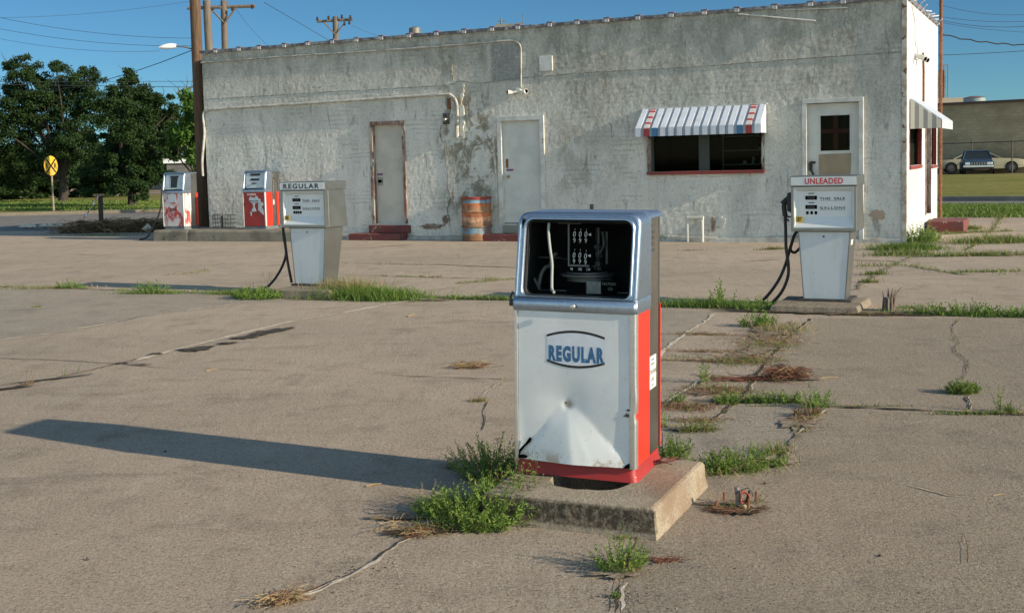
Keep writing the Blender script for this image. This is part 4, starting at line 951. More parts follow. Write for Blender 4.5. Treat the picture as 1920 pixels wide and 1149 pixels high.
        # hook ring on left side of band
        b = MB(); b.tube([(-.598, .10, .78), (-.625, .10, .785), (-.632, .10, .81), (-.622, .10, .835), (-.605, .10, .82)], .006, 6); b.box(-.628, -.594, .07, .13, .772, .80); b.build('hose_hook', m_dark, o, bevel=.003)
        # debris hanging from rear corner of skirt
        b = MB(); random.seed(9)
        for k in range(7): b.tube(smoothline([(.004, .33+random.uniform(-.02, .02), .02), (.03+random.uniform(0, .03), .34+random.uniform(-.05, .03), .015+random.uniform(0, .03)), (.06+random.uniform(0, .06), .36+random.uniform(-.07, .07), .005+random.uniform(0, .035))], 3), .0028, 4)
        b.build('rusty_strands', M('rusty_strand', (.12, .04, .03), None, rough=.9), o)
    else:
        # intact dial face with dark display
        b = MB(); b.loft([[(p[0], p[1], p[2]) for p in rrect(-.525, -.045, zk+.012, zt-.046, .036, .022, lean, zk)], [(p[0], p[1], p[2]) for p in rrect(-.525, -.045, zk+.012, zt-.046, .036, .030, lean, zk)]])
        df = b.build('dial_face', M('pump_dial_white', (.50, .56, .58), (.40, .46, .48), 6, .25), o)
        yy = lambda z: .020+lean*(z-zk)
        if style == 'scuffed':
            b = MB(); poly = [(-.36, zk+.05), (-.20, zk+.05), (-.19, zt-.12), (-.165, zt-.10), (-.165, zt-.075), (-.395, zt-.075), (-.395, zt-.10), (-.37, zt-.12)]
            b.loft([[(x, yy(z), z) for x, z in poly], [(x, yy(z)-.004, z) for x, z in poly]]); b.build('display_opening', m_blackp, df)
        else:
            b = MB()
            for zc, wv in ((zt-.085, .13), (zt-.185, .11)):
                poly = [(-.285-wv, zc-.012), (-.285-wv*.8, zc-.024), (-.285+wv*.8, zc-.024), (-.285+wv, zc-.012), (-.285+wv, zc+.012), (-.285+wv*.8, zc+.020), (-.285-wv*.8, zc+.020), (-.285-wv, zc+.012)]
                b.loft([[(x, yy(z), z) for x, z in poly], [(x, yy(z)-.004, z) for x, z in poly]])
            b.build('display_opening', m_blackp, df)
            for k in range(3): MB().box(-.33+.035*k, -.312+.035*k, .0, .05, zt-.275, zt-.25).build('price_flag', m_dark, df)
        MB().box(-.556, -.02, .24, .40, zp, zt-.04).build('inner_housing', m_steel2, o)
        if style == 'scuffed':
            b = MB(); b.loft([rrect(-.42, -.20, .58, .75, .03, -.003), rrect(-.42, -.20, .58, .75, .03, -.007)]); b.build('badge', M('badge_pale', (.50, .54, .58), None, rough=.4), fp)
            b = MB(); b.tube([(-.31+.095*math.cos(R(a)), -.004, .36+.13*math.sin(R(a))) for a in range(160, 385, 15)], .005, 4); b.build('emblem_ring', m_reds, fp)
            b = MB()
            for k in range(6): b.box(-.385+.030*k, -.385+.030*k+.018, -.005, -.002, .40+.006*(k % 2), .450-.006*(k % 3))
            b.box(-.39, -.21, -.006, -.003, .445, .455); b.box(-.39, -.21, -.006, -.003, .395, .402); b.build('worn_lettering', M('dark_red_letter', (.14, .03, .03), None, rough=.6), fp)
        else:
            m_pf = M('peeled_pale', (.50, .56, .60), (.40, .47, .50), 8, .5)
            MB().box(-.46, -.23, -.006, -.002, .70, .745).build('label_strip', M('pinkish_strip', (.55, .30, .28), (.62, .5, .48), 12, .6), fp)
            def pf(poly, y=-.006): MB().prism(poly, y, y+.004).build('peeled_patch', m_pf, fp)
            pf([(-.42, .60), (-.41, .65), (-.37, .68), (-.33, .655), (-.26, .66), (-.24, .69), (-.20, .68), (-.19, .64), (-.12, .62), (-.13, .57), (-.06, .55), (-.05, .50), (-.11, .47), (-.06, .40), (-.05, .29), (-.10, .33), (-.19, .40), (-.18, .56), (-.25, .545), (-.35, .55), (-.40, .575)])
            pf([(-.34, .555), (-.26, .555), (-.285, .47), (-.24, .39), (-.23, .37), (-.35, .365), (-.36, .385), (-.305, .47)])
            pf([(-.40, .37), (-.38, .36), (-.36, .36), (-.365, .30), (-.38, .27), (-.39, .32)])
            b = MB(); b.tube([(-.42+.03*k, -.008, .585+.006*math.sin(k)) for k in range(9)], .007, 4); b.build('emblem_line', m_ink, fp)
    return o
near = round_pump('fuel_pump', 'large dented white and red fuel pump in the foreground with broken open dial window', (.535, 5.200, .132), -21.8, 'near', tilt=1.0, sx=1.018)
p = G(347, 430.4, .24); pa = round_pump('fuel_pump', 'scuffed red and white fuel pump at far left end of the raised kerb island', (p.x, p.y, .24), -25, 'scuffed', s=1.045)
p = G(500, 430.0, .24); pb = round_pump('fuel_pump', 'dull red fuel pump with peeling pale paint on the kerb island before the wall', (p.x, p.y, .24), -25, 'red', s=1.045)

# near plinth with broken hole under the pump
PY = -24.0; PO = (.568, 4.800, 0)
pl = thing('concrete_plinth', 'worn concrete plinth with a dark hole under the dented foreground pump', 'plinth', PO, PY, None)
W_, D_, T_ = .80, .83, .132
m2 = MB()
def edge_loop(z, ins, seed):
    pts = []
    cs = [(-W_+ins, ins), (-ins, ins), (-ins, D_-ins), (-W_+ins, D_-ins)]
    for (a, c_) in zip(cs, cs[1:]+cs[:1]):
        for k in range(14):
            t_ = k/14; x = a[0]+(c_[0]-a[0])*t_; y = a[1]+(c_[1]-a[1])*t_
            pts.append((x+.004*nz(x*14, y*14, seed), y+.004*nz(x*14, y*14, seed+5), z+(.0015*nz(x*9, y*9, 3) if z > .05 else 0)))
    return pts
loops = [edge_loop(0, -.012, 1), edge_loop(.05, .0, 2), edge_loop(T_-.018, .004, 2), edge_loop(T_-.006, .010, 3), edge_loop(T_, .022, 3)]
m2.loft(loops, True, (True, False))
fpl = onplane(PO, PY)
ai = R(-PY)
def tolocal(p, o_, yaw):
    a = R(yaw); d = Vector((p.x-o_[0], p.y-o_[1])); return (d.x*math.cos(a)+d.y*math.sin(a), -d.x*math.sin(a)+d.y*math.cos(a))
hp = [tolocal(G(u, v, T_), PO, PY) for u, v in ((1030, 900), (1040, 910), (1056, 913), (1078, 917), (1100, 917), (1122, 919), (1145, 918), (1160, 915), (1176, 909))]
hole = hp+[(hp[-1][0]+.02, hp[-1][1]+.12), (hp[-1][0]-.05, hp[-1][1]+.26), (hp[0][0]+.02, hp[0][1]+.22), (hp[0][0]-.01, hp[0][1]+.09)]
topv = [v for v in m2.bm.verts][-56:]
hv = [m2.v((x, y, T_)) for x, y in hole]; hb = [m2.v((x, y, .012)) for x, y in hole]
eds = []
for i in range(56):
    e = m2.bm.edges.get((topv[i], topv[(i+1) % 56])) or m2.bm.edges.new((topv[i], topv[(i+1) % 56])); eds.append(e)
for i in range(len(hv)): eds.append(m2.bm.edges.new((hv[i], hv[(i+1) % len(hv)])))
bmesh.ops.triangle_fill(m2.bm, use_beauty=True, use_dissolve=False, edges=eds)
for i in range(len(hv)):
    j = (i+1) % len(hv); f_ = m2.bm.faces.new([hv[i], hv[j], hb[j], hb[i]]); f_.material_index = 0
m2.bm.faces.new(hb).material_index = 1
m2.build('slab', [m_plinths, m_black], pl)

def plinth(label, o_, yaw, w_, d_, h_, group):
    q = thing('concrete_plinth', label, 'plinth', o_, yaw, None); b = MB()
    cs = [(-w_, 0), (0, 0), (0, d_), (-w_, d_)]; rr = []
    for z, ins in ((0, -.01), (h_*.5, 0), (h_-.012, .006), (h_, .022)):
        pts = []
        for a, c_ in zip(cs, cs[1:]+cs[:1]):
            for k in range(12):
                t_ = k/12; x = a[0]+(c_[0]-a[0])*t_; y = a[1]+(c_[1]-a[1])*t_; sx = (1-2*ins/w_); sy = (1-2*ins/d_)
                pts.append(((x+w_/2)*sx-w_/2+.012*nz(x*6, y*6, yaw+w_), (y-d_/2)*sy+d_/2+.012*nz(x*6, y*6, 4), z))
        rr.append(pts)
    b.loft(rr); b.build('slab', m_plinth, q); return q
plinth('low concrete plinth carrying the unleaded pump', (*G(1608, 590)[:2], 0), -25, .86, .85, .07, None)
plinth('low rounded concrete plinth under the white regular pump', (*G(618, 562)[:2], 0), -25, .84, .80, .105, None)

# ------------------------------------------------------------------ tapered pumps
def taper_pump(label, loc, yaw, title, tm, num, s=1., dx=0.):
    o = thing('fuel_pump', label, 'fuel pump', loc, yaw, 'tapered white fuel pumps'); o.scale = (s, s, s)
    zt = .72
    MB().box(-.47, .06, -.03, .40, 0, .022).build('base_plate', m_dark, o, bevel=.004)
    b = MB(); b.hexa([(-.425, .006, .02), (0, .006, .02), (0, .31, .02), (-.425, .31, .02)], [(-.477, .006, zt), (.052, .006, zt), (.052, .40, zt), (-.477, .40, zt)])
    bo = b.build('body', m_steel2, o, bevel=.004)
    b = MB(); b.hexa([(-.415, 0, .026), (-.010, 0, .026), (-.010, .008, .026), (-.415, .008, .026)], [(-.467, 0, zt-.004), (.042, 0, zt-.004), (.042, .008, zt-.004), (-.467, .008, zt-.004)])
    fp_ = b.build('front_panel', m_white, o, bevel=.002)
    MB().lathe([(.010, .002), (.010, -.004), (.006, -.006)], 12, (-.215, 0, .668), axis='y').build('lock', m_dark, fp_)
    for sx_ in (0, 1):
        xa, xb = (-.425, -.477) if sx_ == 0 else (-.006, .046); MB().hexa([(xa, -.003, .024), (xa+.008, -.003, .024), (xa+.008, .006, .024), (xa, .006, .024)], [(xb, -.003, zt-.003), (xb+.008, -.003, zt-.003), (xb+.008, .006, zt-.003), (xb, .006, zt-.003)]).build('edge_trim', m_steel2, o)
    b = MB(); b.hexa([(-.54+dx, .034, .722), (.118+dx, .034, .722), (.118+dx, .46, .722), (-.54+dx, .46, .722)], [(-.54+dx, .034, 1.19), (.118+dx, .034, 1.19), (.118+dx, .40, 1.19), (-.54+dx, .40, 1.19)])
    hd = b.build('head', m_steel2, o, bevel=.005)
    # dial frame and recess
    x0, x1, z0, z1 = -.528+dx, .106+dx, .745, 1.180
    b = MB(); yf = -.026
    def rc(a, b_, c_, d, y): return [(a, y, c_), (b_, y, c_), (b_, y, d), (a, y, d)]
    b.loft([rc(x0-.012, x1+.012, z0-.023, z1+.004, .0335), rc(x0-.012, x1+.012, z0-.023, z1+.004, yf-.003), rc(x0-.006, x1+.006, z0-.016, z1, yf-.006), rc(x0+.012, x1-.012, z0+.012, z1-.006, yf-.006), rc(x0+.012, x1-.012, z0+.012, z1-.006, yf+.0)], True, (False, False)); b.build('dial_frame', m_steel2, o)
    b = MB(); rec = .050
    b.loft([rc(x0+.012, x1-.012, z0+.012, z1-.006, yf-.001), rc(x0+.022, x1-.022, z0+.022, z1-.014, yf-.001), rc(x0+.050, x1-.050, z0+.125, z1-.050, yf+rec)], True, (False, True))
    df = b.build('dial_panel', m_whited, o)
    for f_ in (): pass
    yr = yf+rec
    def rx(u): return x0+.05+(x1-x0-.1)*u
    b = MB(); b.box(rx(.14), rx(.36), yr-.004, yr, 1.045, 1.085); b.box(rx(.14), rx(.36), yr-.004, yr, .950, .990); b.box(rx(.20), rx(.31), yr-.003, yr, 1.106, 1.114); b.box(rx(.20), rx(.31), yr-.003, yr, 1.010, 1.018)
    b.build('counter_window', m_black, df)
    for z in (1.053, .958):
        text('counter_digits', '0000' if z > 1 else '0000', .022, M('dim_digit', (.16, .16, .15), None), df, (rx(.25), yr-.0045, z), xs=1.0, sp=1.3, ext=.0004)
    n = 4 if num == '88' else 3
    for k in range(n): MB().box(rx(.155)+.034*k*(4/ n)*.95, rx(.155)+.034*k*(4/n)*.95+.024, yr-.004, yr, .895, .927).build('price_window', m_black, df)
    for (s_, z) in (('THIS  SALE', 1.043), ('GALLONS', .948)):
        text('dial_lettering', s_, .025, m_ink, df, (rx(.41), yr-.0006, z), width=.255, bold=.02, sp=1.30 if s_[0] == 'G' else 1.05, align='LEFT')
        MB().box(rx(.41), rx(.88), yr-.001, yr-.0002, z-.010, z-.0075).build('underline', m_ink, df)
    b = MB(); b.box(-.495+dx, -.42+dx, yf-.004, yf-.0012, .835-.02, .895-.02)
    st_ = b.build('octane_sticker', m_yel, df)
    for v in st_.data.vertices: pass
    text('octane_number', num, .030, m_ink, st_, (-.457+dx, yf-.0045, .828), xs=.9, bold=.02)
    MB().box(-.485+dx, -.43+dx, yf-.0047, yf-.0042, .862, .868).build('sticker_line', m_ink, st_)
    # title band
    b = MB(); b.box(-.550+dx, .128+dx, -.042, .425, 1.185, 1.290); tb = b.build('title_band', m_steel2, o, bevel=.004)
    MB().box(-.538+dx, .116+dx, -.046, -.0425, 1.196, 1.279).build('title_face', m_whited, tb, bevel=.001)
    text('title_lettering', title, .058, tm, tb, ((-.225 if title[0] == 'R' else -.205)+dx, -.0463, 1.209), bold=.03, sp=1.30 if title[0] == 'R' else 1.06, width=.53 if title[0] == 'R' else .385)
    return o, bo
uo = G(1587, 566, .07)
pu, pubody = taper_pump('white tapered fuel pump with red UNLEADED title and nozzle, in front of the right door', (uo.x-.01, uo.y, .07), -25, 'UNLEADED', m_redtext, '87')
MB().hexa([(.020, .08, .42), (.022, .08, .42), (.022, .20, .42), (.020, .20, .42)], [(.046, .08, .63), (.048, .08, .63), (.048, .20, .63), (.046, .20, .63)]).build('side_sticker', m_sticker, pubody)
ro = G(607, 536.5, .105)
pr_, prbody = taper_pump('white tapered fuel pump with black REGULAR title and shiny steel side', (ro.x, ro.y, .105), -25, 'REGULAR', m_ink, '88', 1.0, -.028)
def hose(parent, o_, yaw, pxs, off, r=.0165, name='hose', offs=None):
    pts = []
    for k, (u, v) in enumerate(pxs):
        of = off if offs is None else offs[k]; q = onplane(o_, yaw, of)(u, v); q.z = max(q.z, r-o_[2]); pts.append(q)
    b = MB(); b.tube(smoothline(pts, 8), r, 8); return b.build(name, m_rub, parent, smooth=True)
uo_ = (uo.x-.01, uo.y, .07); ro_ = (ro.x, ro.y, .105)
hose(pu, uo_, -25, [(1472, 392), (1473, 430), (1474, 465), (1478, 495), (1477, 520), (1465, 548), (1445, 570), (1432, 577), (1415, 580)], .12)
hose(pu, uo_, -25, [(1499, 430), (1490, 440), (1484, 458), (1478, 478), (1472, 498), (1460, 525), (1440, 553), (1422, 570), (1405, 577)], .16)
hose(pu, uo_, -25, [(1481, 462), (1484, 471), (1491, 473), (1500, 465)], .20, .015)
nf = onplane(uo_, -25, .12)
def np_(u, v): q = nf(u, v); return (q.x, q.y, q.z)
b = MB(); b.tube([np_(1472, 405), np_(1470, 388), np_(1471, 378)], .026, 8); b.tube([np_(1468, 383), np_(1476, 374), np_(1484, 368), np_(1492, 358)], .034, 8, r2=.022); b.tube(smoothline([np_(1477, 384), np_(1480, 394), np_(1486, 402), np_(1493, 408)], 4), .006, 6); b.tube([np_(1472, 404), np_(1480, 407), np_(1489, 404)], .009, 6); b.tube([np_(1476, 411), np_(1479, 415)], .010, 6)
b.build('nozzle', m_blackp, pu, smooth=True)
MB().box(-.60, -.541, .04, .22, .92, 1.12).build('nozzle_holster', m_blackp, pu, bevel=.02)
hose(pr_, ro_, -25, [(531, 428), (532, 445), (535, 462), (536, 478), (529, 500), (516, 522), (502, 537), (490, 543)], .10)
hose(pr_, ro_, -25, [(530, 425), (534, 450), (537, 475), (541, 500), (547, 530)], .05, .0165)
MB().box(-.615, -.569, .08, .20, .93, 1.10).build('nozzle_holster', m_blackp, pr_, bevel=.02)

# kerb island with its left end pumps
i0 = G(285, 452); iy = -23.5
isl = thing('kerb_island', 'long raised concrete kerb island under the two rounded pumps', 'kerb island', (i0.x, i0.y, 0), iy)
b = MB(); rr = []
n = 60; LW = 3.75
for i in range(n+1):
    x = LW*i/n; k = .012*nz(x*3, 2); e = .05 if i == 0 or i == n else 0
    gap = .012 if abs(x-.98) < .04 else 0
    rr.append([(x, .0+k*.4+e+gap, 0), (x, .005+k*.4+e+gap, .20), (x, .03+k+e+gap, .24-e*.3), (x, 1.45, .24), (x, 1.45, 0)])
b.loft(rr); b.build('kerb_body', M('grimy_kerb', (.24, .215, .165), (.15, .135, .105), 3, .95, bump=.6, bs=30, spot=((.08, .08, .05), 5, .62)), isl)
# hose of the scuffed pump
p1 = (pa.location.x, pa.location.y, .24)
q = hose(pa, (p1[0], p1[1], 0.24), -25, [(303, 345), (303, 365), (302, 385), (297, 405), (288, 422), (281, 436), (278, 443), (271, 447), (262, 450)], -.05, .018)
q.scale = (1/1.045,)*3
b = MB(); b.box(-.625, -.585, .05, .15, .83, 1.0); b.build('nozzle_holster', m_blackp, pa, bevel=.015)

# wire basket
c_ = G(414, 428, .24); o = thing('wire_basket', 'crumpled dark wire basket on the kerb island between the two rounded pumps', 'basket', (c_.x, c_.y+.1, .24), -25)
b = MB(); m_ = 7
for yy in (0, .32):
    for k in range(m_+1): b.tube([(-.24+.48*k/m_, yy, 0), (-.25+.5*k/m_, yy, .30+.03*math.sin(k))], .006, 4)
    for z in (.02, .11, .20, .29): b.tube([(-.25, yy, z), (.0, yy, z+.02), (.25, yy, z-.01)], .007, 4)
for k in range(5):
    for z in (.02, .15, .29):
        pass
for x in (-.25, .25):
    for z in (.02, .11, .20, .29): b.tube([(x, 0, z), (x, .32, z)], .007, 4)
b.box(-.01, .03, -.01, .02, 0, .28); b.build('wire_frame', M('greenish_wire', (.07, .08, .065), None, rough=.7), o)

# ------------------------------------------------------------------ plants
def leafq(b, p, d, n_, l, w_, mi=0):
    s_ = d.cross(n_);
    if s_.length < 1e-4: s_ = Vector((1, 0, 0))
    s_.normalize(); q = [p, p+d*l*.5+s_*w_/2, p+d*l, p+d*l*.5-s_*w_/2]
    b.face(q, mi)
def rnd3():
    while True:
        v = Vector((random.uniform(-1, 1), random.uniform(-1, 1), random.uniform(-1, 1)))
        if .05 < v.length < 1: return v.normalized()
def leafy(b, c_, rx, ry, yaw, n, h0, h1, leaf=.022, lw=.0055, per=22, spread=.6, mi=0, sm=None, thick=.0012):
    ca, sa = math.cos(R(yaw)), math.sin(R(yaw))
    for _ in range(n):
        r_ = random.random()**.6; a = random.random()*2*math.pi; x = math.cos(a)*r_*rx; y = math.sin(a)*r_*ry
        base = Vector((c_.x+(x*ca-y*sa)*.75, c_.y+(x*sa+y*ca)*.75, c_.z))
        out = Vector((x*ca-y*sa, x*sa+y*ca, 0)); out = out/(max(rx, ry))*spread+Vector((random.gauss(0, .18), random.gauss(0, .18), 0))
        h = random.uniform(h0, h1)*(1.1-.5*r_); d0 = (out+Vector((0, 0, 1))).normalized(); bend = Vector((random.gauss(0, .25), random.gauss(0, .25), -.25*spread*random.random()))
        pts = []; k = 5; p = base.copy(); d = d0.copy()
        for i in range(k+1): pts.append(p.copy()); p = p+d*h/k; d = (d+bend/k).normalized()
        b.tube(pts, thick, 3, 0 if sm is None else sm, r2=thick*.4, cap=False)
        for i in range(per):
            t_ = (i+.5)/per*k; j = min(int(t_), k-1); q = pts[j].lerp(pts[j+1], t_-j); dd = (pts[j+1]-pts[j]).normalized()
            ld = (rnd3()+dd*.7); ld.normalize(); leafq(b, q, ld, rnd3(), leaf*random.uniform(.6, 1.3)*(1.2-.5*i/per), lw*random.uniform(.8, 1.3), mi if random.random() < .85 else (sm if sm is not None else mi))
def blades(b, c_, rx, ry, yaw, n, h0, h1, wd=.003, lean=.5, mis=(0,)):
    ca, sa = math.cos(R(yaw)), math.sin(R(yaw))
    for _ in range(n):
        x = random.gauss(0, .45)*rx; y = random.gauss(0, .45)*ry; base = Vector((c_.x+x*ca-y*sa, c_.y+x*sa+y*ca, c_.z))
        h = random.uniform(h0, h1); d = Vector((random.gauss(0, lean), random.gauss(0, lean), 1)).normalized(); s_ = Vector((random.gauss(0, 1), random.gauss(0, 1), 0)).normalized()*wd/2
        g = Vector((d.x, d.y, -.4))*h*.35; p1 = base+d*h*.55; p2 = base+d*h+g; mi = random.choice(mis)
        p2.z = max(p2.z, .004)
        v = [b.v(base-s_), b.v(base+s_), b.v(p1+s_*.8), b.v(p1-s_*.8), b.v(p2)]
        f1 = b.bm.faces.new([v[0], v[1], v[2], v[3]]); f2 = b.bm.faces.new([v[3], v[2], v[4]]); f1.material_index = mi; f2.material_index = mi
def litter(b, c_, rx, ry, yaw, n, l0, l1, wd=.003, mis=(0,), hz=.02):
    ca, sa = math.cos(R(yaw)), math.sin(R(yaw))
    for _ in range(n):
        x = random.gauss(0, .45)*rx; y = random.gauss(0, .45)*ry; base = Vector((c_.x+x*ca-y*sa, c_.y+x*sa+y*ca, c_.z+random.random()*hz+.004))
        a = R(yaw)+random.gauss(0, .6)+(math.pi if random.random() < .5 else 0); l = random.uniform(l0, l1); d = Vector((math.cos(a), math.sin(a), random.uniform(-.15, .25)))
        mid = base+d*l*.5+Vector((0, 0, random.random()*hz*.6)); end = base+d*l; end.z = max(.003, end.z)
        b.tube([base, mid, end], wd/2, 3, random.choice(mis), cap=False)
GM = [m_weed, m_weedy, m_blade, m_straw, m_rtwig]
weedmats = [m_weed, m_weedy, m_blade, m_straw, m_rtwig]
def broad(b, c_, r_, n, l, mi=0):
    for _ in range(n):
        a = random.random()*6.283; d = Vector((math.cos(a), math.sin(a), random.uniform(.2, 1.1))).normalized(); p = c_+Vector((random.gauss(0, r_), random.gauss(0, r_), .004)); leafq(b, p, d, Vector((0, 0, 1)), l*random.uniform(.6, 1.2), l*.30, mi)
def clump(label, fn, name='weed_clump', cat='weeds'):
    b = MB(); fn(b); o = b.build(name, weedmats, fixn=False); return tag(o, label, cat, None)
random.seed(21)
def c1(b):
    leafy(b, G(905, 980), .30, .19, -10, 190, .10, .22, .024, .006, 28, .85, 0, 1)
    leafy(b, G(850, 965), .20, .14, -10, 110, .07, .15, .020, .005, 22, 1.2, 0, 1)
    leafy(b, G(965, 955), .18, .13, -20, 90, .12, .24, .022, .0055, 26, .6, 0, 1); leafy(b, G(880, 992), .22, .08, -8, 60, .03, .09, .014, .008, 14, 1.3, 2, 1); blades(b, G(850, 995), .22, .06, -6, 160, .03, .10, .003, .9, (3, 2, 1)); leafy(b, G(940, 950), .16, .1, 0, 16, .18, .30, .010, .003, 12, .4, 3, 4)
    leafy(b, G(990, 970, 0), .12, .06, 0, 14, .27, .36, .018, .0052, 26, .15, 0, 4)
    leafy(b, G(930, 965, 0), .14, .06, 0, 10, .25, .34, .018, .0052, 24, .15, 0, 4)
    leafy(b, G(800, 950), .08, .06, 0, 20, .10, .2, .012, .003, 12, 1.4, 1, 3)
clump('largest bushy green weed clump with tall stalks at the left corner of the near plinth', c1)
def c2(b):
    leafy(b, G(930, 890), .24, .22, 0, 130, .10, .24, .020, .005, 26, .9, 0, 1)
    leafy(b, G(885, 875), .14, .12, 0, 50, .08, .18, .015, .004, 18, 1.3, 0, 3)
clump('shaded green weed clump growing behind the near plinth, left of the dented pump', c2)
def c3(b):
    litter(b, G(785, 1003), .10, .06, -5, 150, .03, .09, .002, (3, 3, 4), .02); blades(b, G(785, 1000), .09, .05, 0, 260, .03, .08, .0025, .9, (3, 1, 4)); litter(b, G(742, 988), .05, .015, 35, 14, .08, .16, .0028, (3,), .03)
clump('dry straw-coloured tuft lying beside the big weed clump in front', c3, 'dry_tuft', 'dry grass')
def c4(b):
    litter(b, G(535, 1128), .09, .025, 25, 160, .03, .10, .0025, (3, 3, 3, 4), .025); blades(b, G(525, 1132), .10, .03, 20, 160, .02, .07, .0025, 1.2, (3,))
clump('flattened tan straw along the crack at the bottom edge', c4, 'dry_tuft', 'dry grass')
def c5(b):
    blades(b, G(1168, 1072), .10, .06, 0, 90, .03, .09, .0025, .9, (1, 3)); leafy(b, G(1165, 1068), .09, .08, 0, 70, .08, .18, .017, .0045, 22, .9, 0, 1); leafy(b, G(1165, 1068), .04, .03, 0, 14, .05, .10, .012, .003, 10, 1.1, 3, 4)
    litter(b, G(1250, 1053), .08, .008, 0, 60, .02, .05, .003, (4,), .01)
clump('small bright green weed in front of the near plinth', c5)
def c6(b): blades(b, G(1190, 1003), .04, .03, 0, 160, .02, .06, .002, .8, (1, 3, 2)); blades(b, G(1165, 1010), .03, .02, 0, 60, .02, .04, .002, .8, (1, 3))
clump('little olive grass tuft at the front face of the near plinth', c6, 'grass_tuft', 'grass')
def c7(b):
    blades(b, G(1385, 885), .32, .12, 12, 320, .03, .11, .003, .9, (2, 1, 3)); leafy(b, G(1385, 878), .30, .14, 12, 130, .06, .15, .020, .005, 22, .9, 0, 1); leafy(b, G(1340, 885), .12, .07, 12, 40, .04, .09, .018, .005, 20, 1.1, 0, 2)
    blades(b, G(1455, 850), .10, .06, 20, 240, .05, .12, .0025, .7, (1, 3, 2)); litter(b, G(1440, 872), .1, .04, 20, 20, .05, .14, .003, (3,), .03)
clump('wide low weed patch on the pavement right of the near plinth', c7)
def c8(b): leafy(b, G(1260, 858), .11, .08, 0, 60, .07, .16, .018, .005, 22, .7, 0, 1)
clump('fresh green weeds close behind the right side of the dented pump', c8)
def c9(b): leafy(b, G(1305, 810), .15, .06, 0, 40, .05, .12, .015, .004, 18, .8, 0, 4); leafy(b, G(1248, 800), .03, .03, 0, 8, .08, .14, .015, .004, 18, .3, 0, 0); blades(b, G(1320, 808), .1, .04, 0, 90, .02, .05, .002, .8, (1, 3))
clump('sparse reddish-green weeds in the broken pavement right of the dented pump', c9)
def c10(b): leafy(b, G(1322, 718), .03, .03, 0, 9, .16, .24, .024, .007, 20, .15, 0, 1)
def c10b(b): leafy(b, G(1270, 757), .04, .03, 0, 14, .06, .11, .018, .006, 14, .3, 0, 1)
clump('small weed in the broken pavement close to the notice sticker of the dented pump', c10b)
clump('single tall thin weed standing in a wide crack', c10)
def c11(b):
    leafy(b, G(1365, 757), .10, .07, 0, 36, .06, .12, .020, .006, 18, .6, 0, 1); leafy(b, G(1460, 756), .28, .035, -3, 70, .05, .11, .022, .006, 18, .5, 0, 2); blades(b, G(1350, 730), .22, .12, 0, 200, .03, .08, .003, .7, (1, 3, 2))
clump('row of weeds along the joint in front of the red twig heap', c11)
def c12(b): leafy(b, G(1530, 765), .12, .08, 0, 34, .06, .16, .020, .006, 20, .5, 0, 0); leafy(b, G(1515, 780), .10, .06, 0, 26, .04, .09, .02, .006, 16, .8, 4, 1)
clump('weed clump with a red-tinged side at the slab corner', c12)
def c13(b):
    leafy(b, G(1425, 612), .20, .14, 0, 70, .08, .17, .028, .008, 18, .8, 0, 2); blades(b, G(1465, 620), .30, .30, 0, 420, .05, .15, .004, .8, (3, 1, 3)); blades(b, G(1440, 650), .30, .25, 0, 260, .03, .09, .004, .8, (2, 1, 3)); blades(b, G(1395, 680), .30, .16, 0, 260, .03, .08, .0035, .8, (1, 2))
clump('tangled green and straw weeds in the broken strip below the unleaded pump', c13)
def c14(b): leafy(b, G(1805, 737), .11, .08, 0, 90, .06, .11, .02, .005, 24, .7, 1, 0); blades(b, G(1805, 737), .12, .08, 0, 160, .05, .1, .003, .7, (2, 1))
clump('round bright green tuft on the right slab', c14)
def c15(b): leafy(b, G(1874, 772), .02, .02, 0, 6, .16, .22, .018, .006, 18, .1, 0, 1)
clump('slender upright weed on the joint at the right edge', c15)
def c16(b):
    leafy(b, G(1352, 575), .16, .12, 0, 24, .18, .34, .035, .013, 16, .3, 0, 1); blades(b, G(1320, 576), .75, .12, -20, 1300, .06, .16, .006, .5, (2, 2, 0))
    leafy(b, G(1420, 582), .25, .12, 0, 40, .08, .18, .028, .009, 14, .6, 0, 2)
clump('thick grass with a taller leafy weed left of the unleaded pump plinth', c16)
def c17(b): leafy(b, G(1820, 592), .85, .13, -22, 150, .08, .17, .030, .010, 14, .7, 0, 2); blades(b, G(1820, 592), .9, .12, -22, 600, .04, .10, .006, .7, (2, 2))
clump('long band of weeds along the joint at the right edge, beyond the unleaded pump', c17)
def c18(b):
    blades(b, G(690, 561), .70, .24, -22, 2600, .10, .24, .006, .45, (2, 2, 2, 0)); blades(b, G(655, 556), .45, .22, -22, 800, .20, .36, .005, .35, (1, 3)); leafy(b, G(760, 560), .35, .12, -22, 60, .08, .16, .028, .009, 14, .6, 0, 2)
clump('thick grass bank right of the white regular pump plinth', c18, 'grass_clump', 'grass')
def c19(b): leafy(b, G(480, 560), .42, .22, -22, 170, .08, .19, .032, .010, 16, .8, 0, 2); blades(b, G(440, 552), .5, .15, -22, 500, .05, .12, .006, .6, (2, 1)); leafy(b, G(500, 545), .05, .05, 0, 6, .25, .35, .02, .008, 14, .3, 0, 1)
clump('leafy weed clump left of the white regular pump plinth', c19)
def c20(b): leafy(b, G(285, 549), .35, .12, -10, 60, .10, .20, .03, .009, 14, .6, 0, 2); blades(b, G(285, 551), .6, .08, -10, 500, .04, .1, .006, .6, (2, 1))
clump('weeds on the joint in the shadow of the regular pump', c20)
def c21(b): leafy(b, G(130, 541), .25, .1, 0, 34, .08, .17, .028, .009, 14, .5, 0, 2); blades(b, G(100, 541), .7, .08, 0, 400, .03, .08, .006, .6, (2, 1, 3))
clump('weeds on the joint at the far left', c21)
def c22(b): blades(b, G(1245, 452), .32, .12, -25, 900, .08, .22, .008, .45, (2, 1, 2))
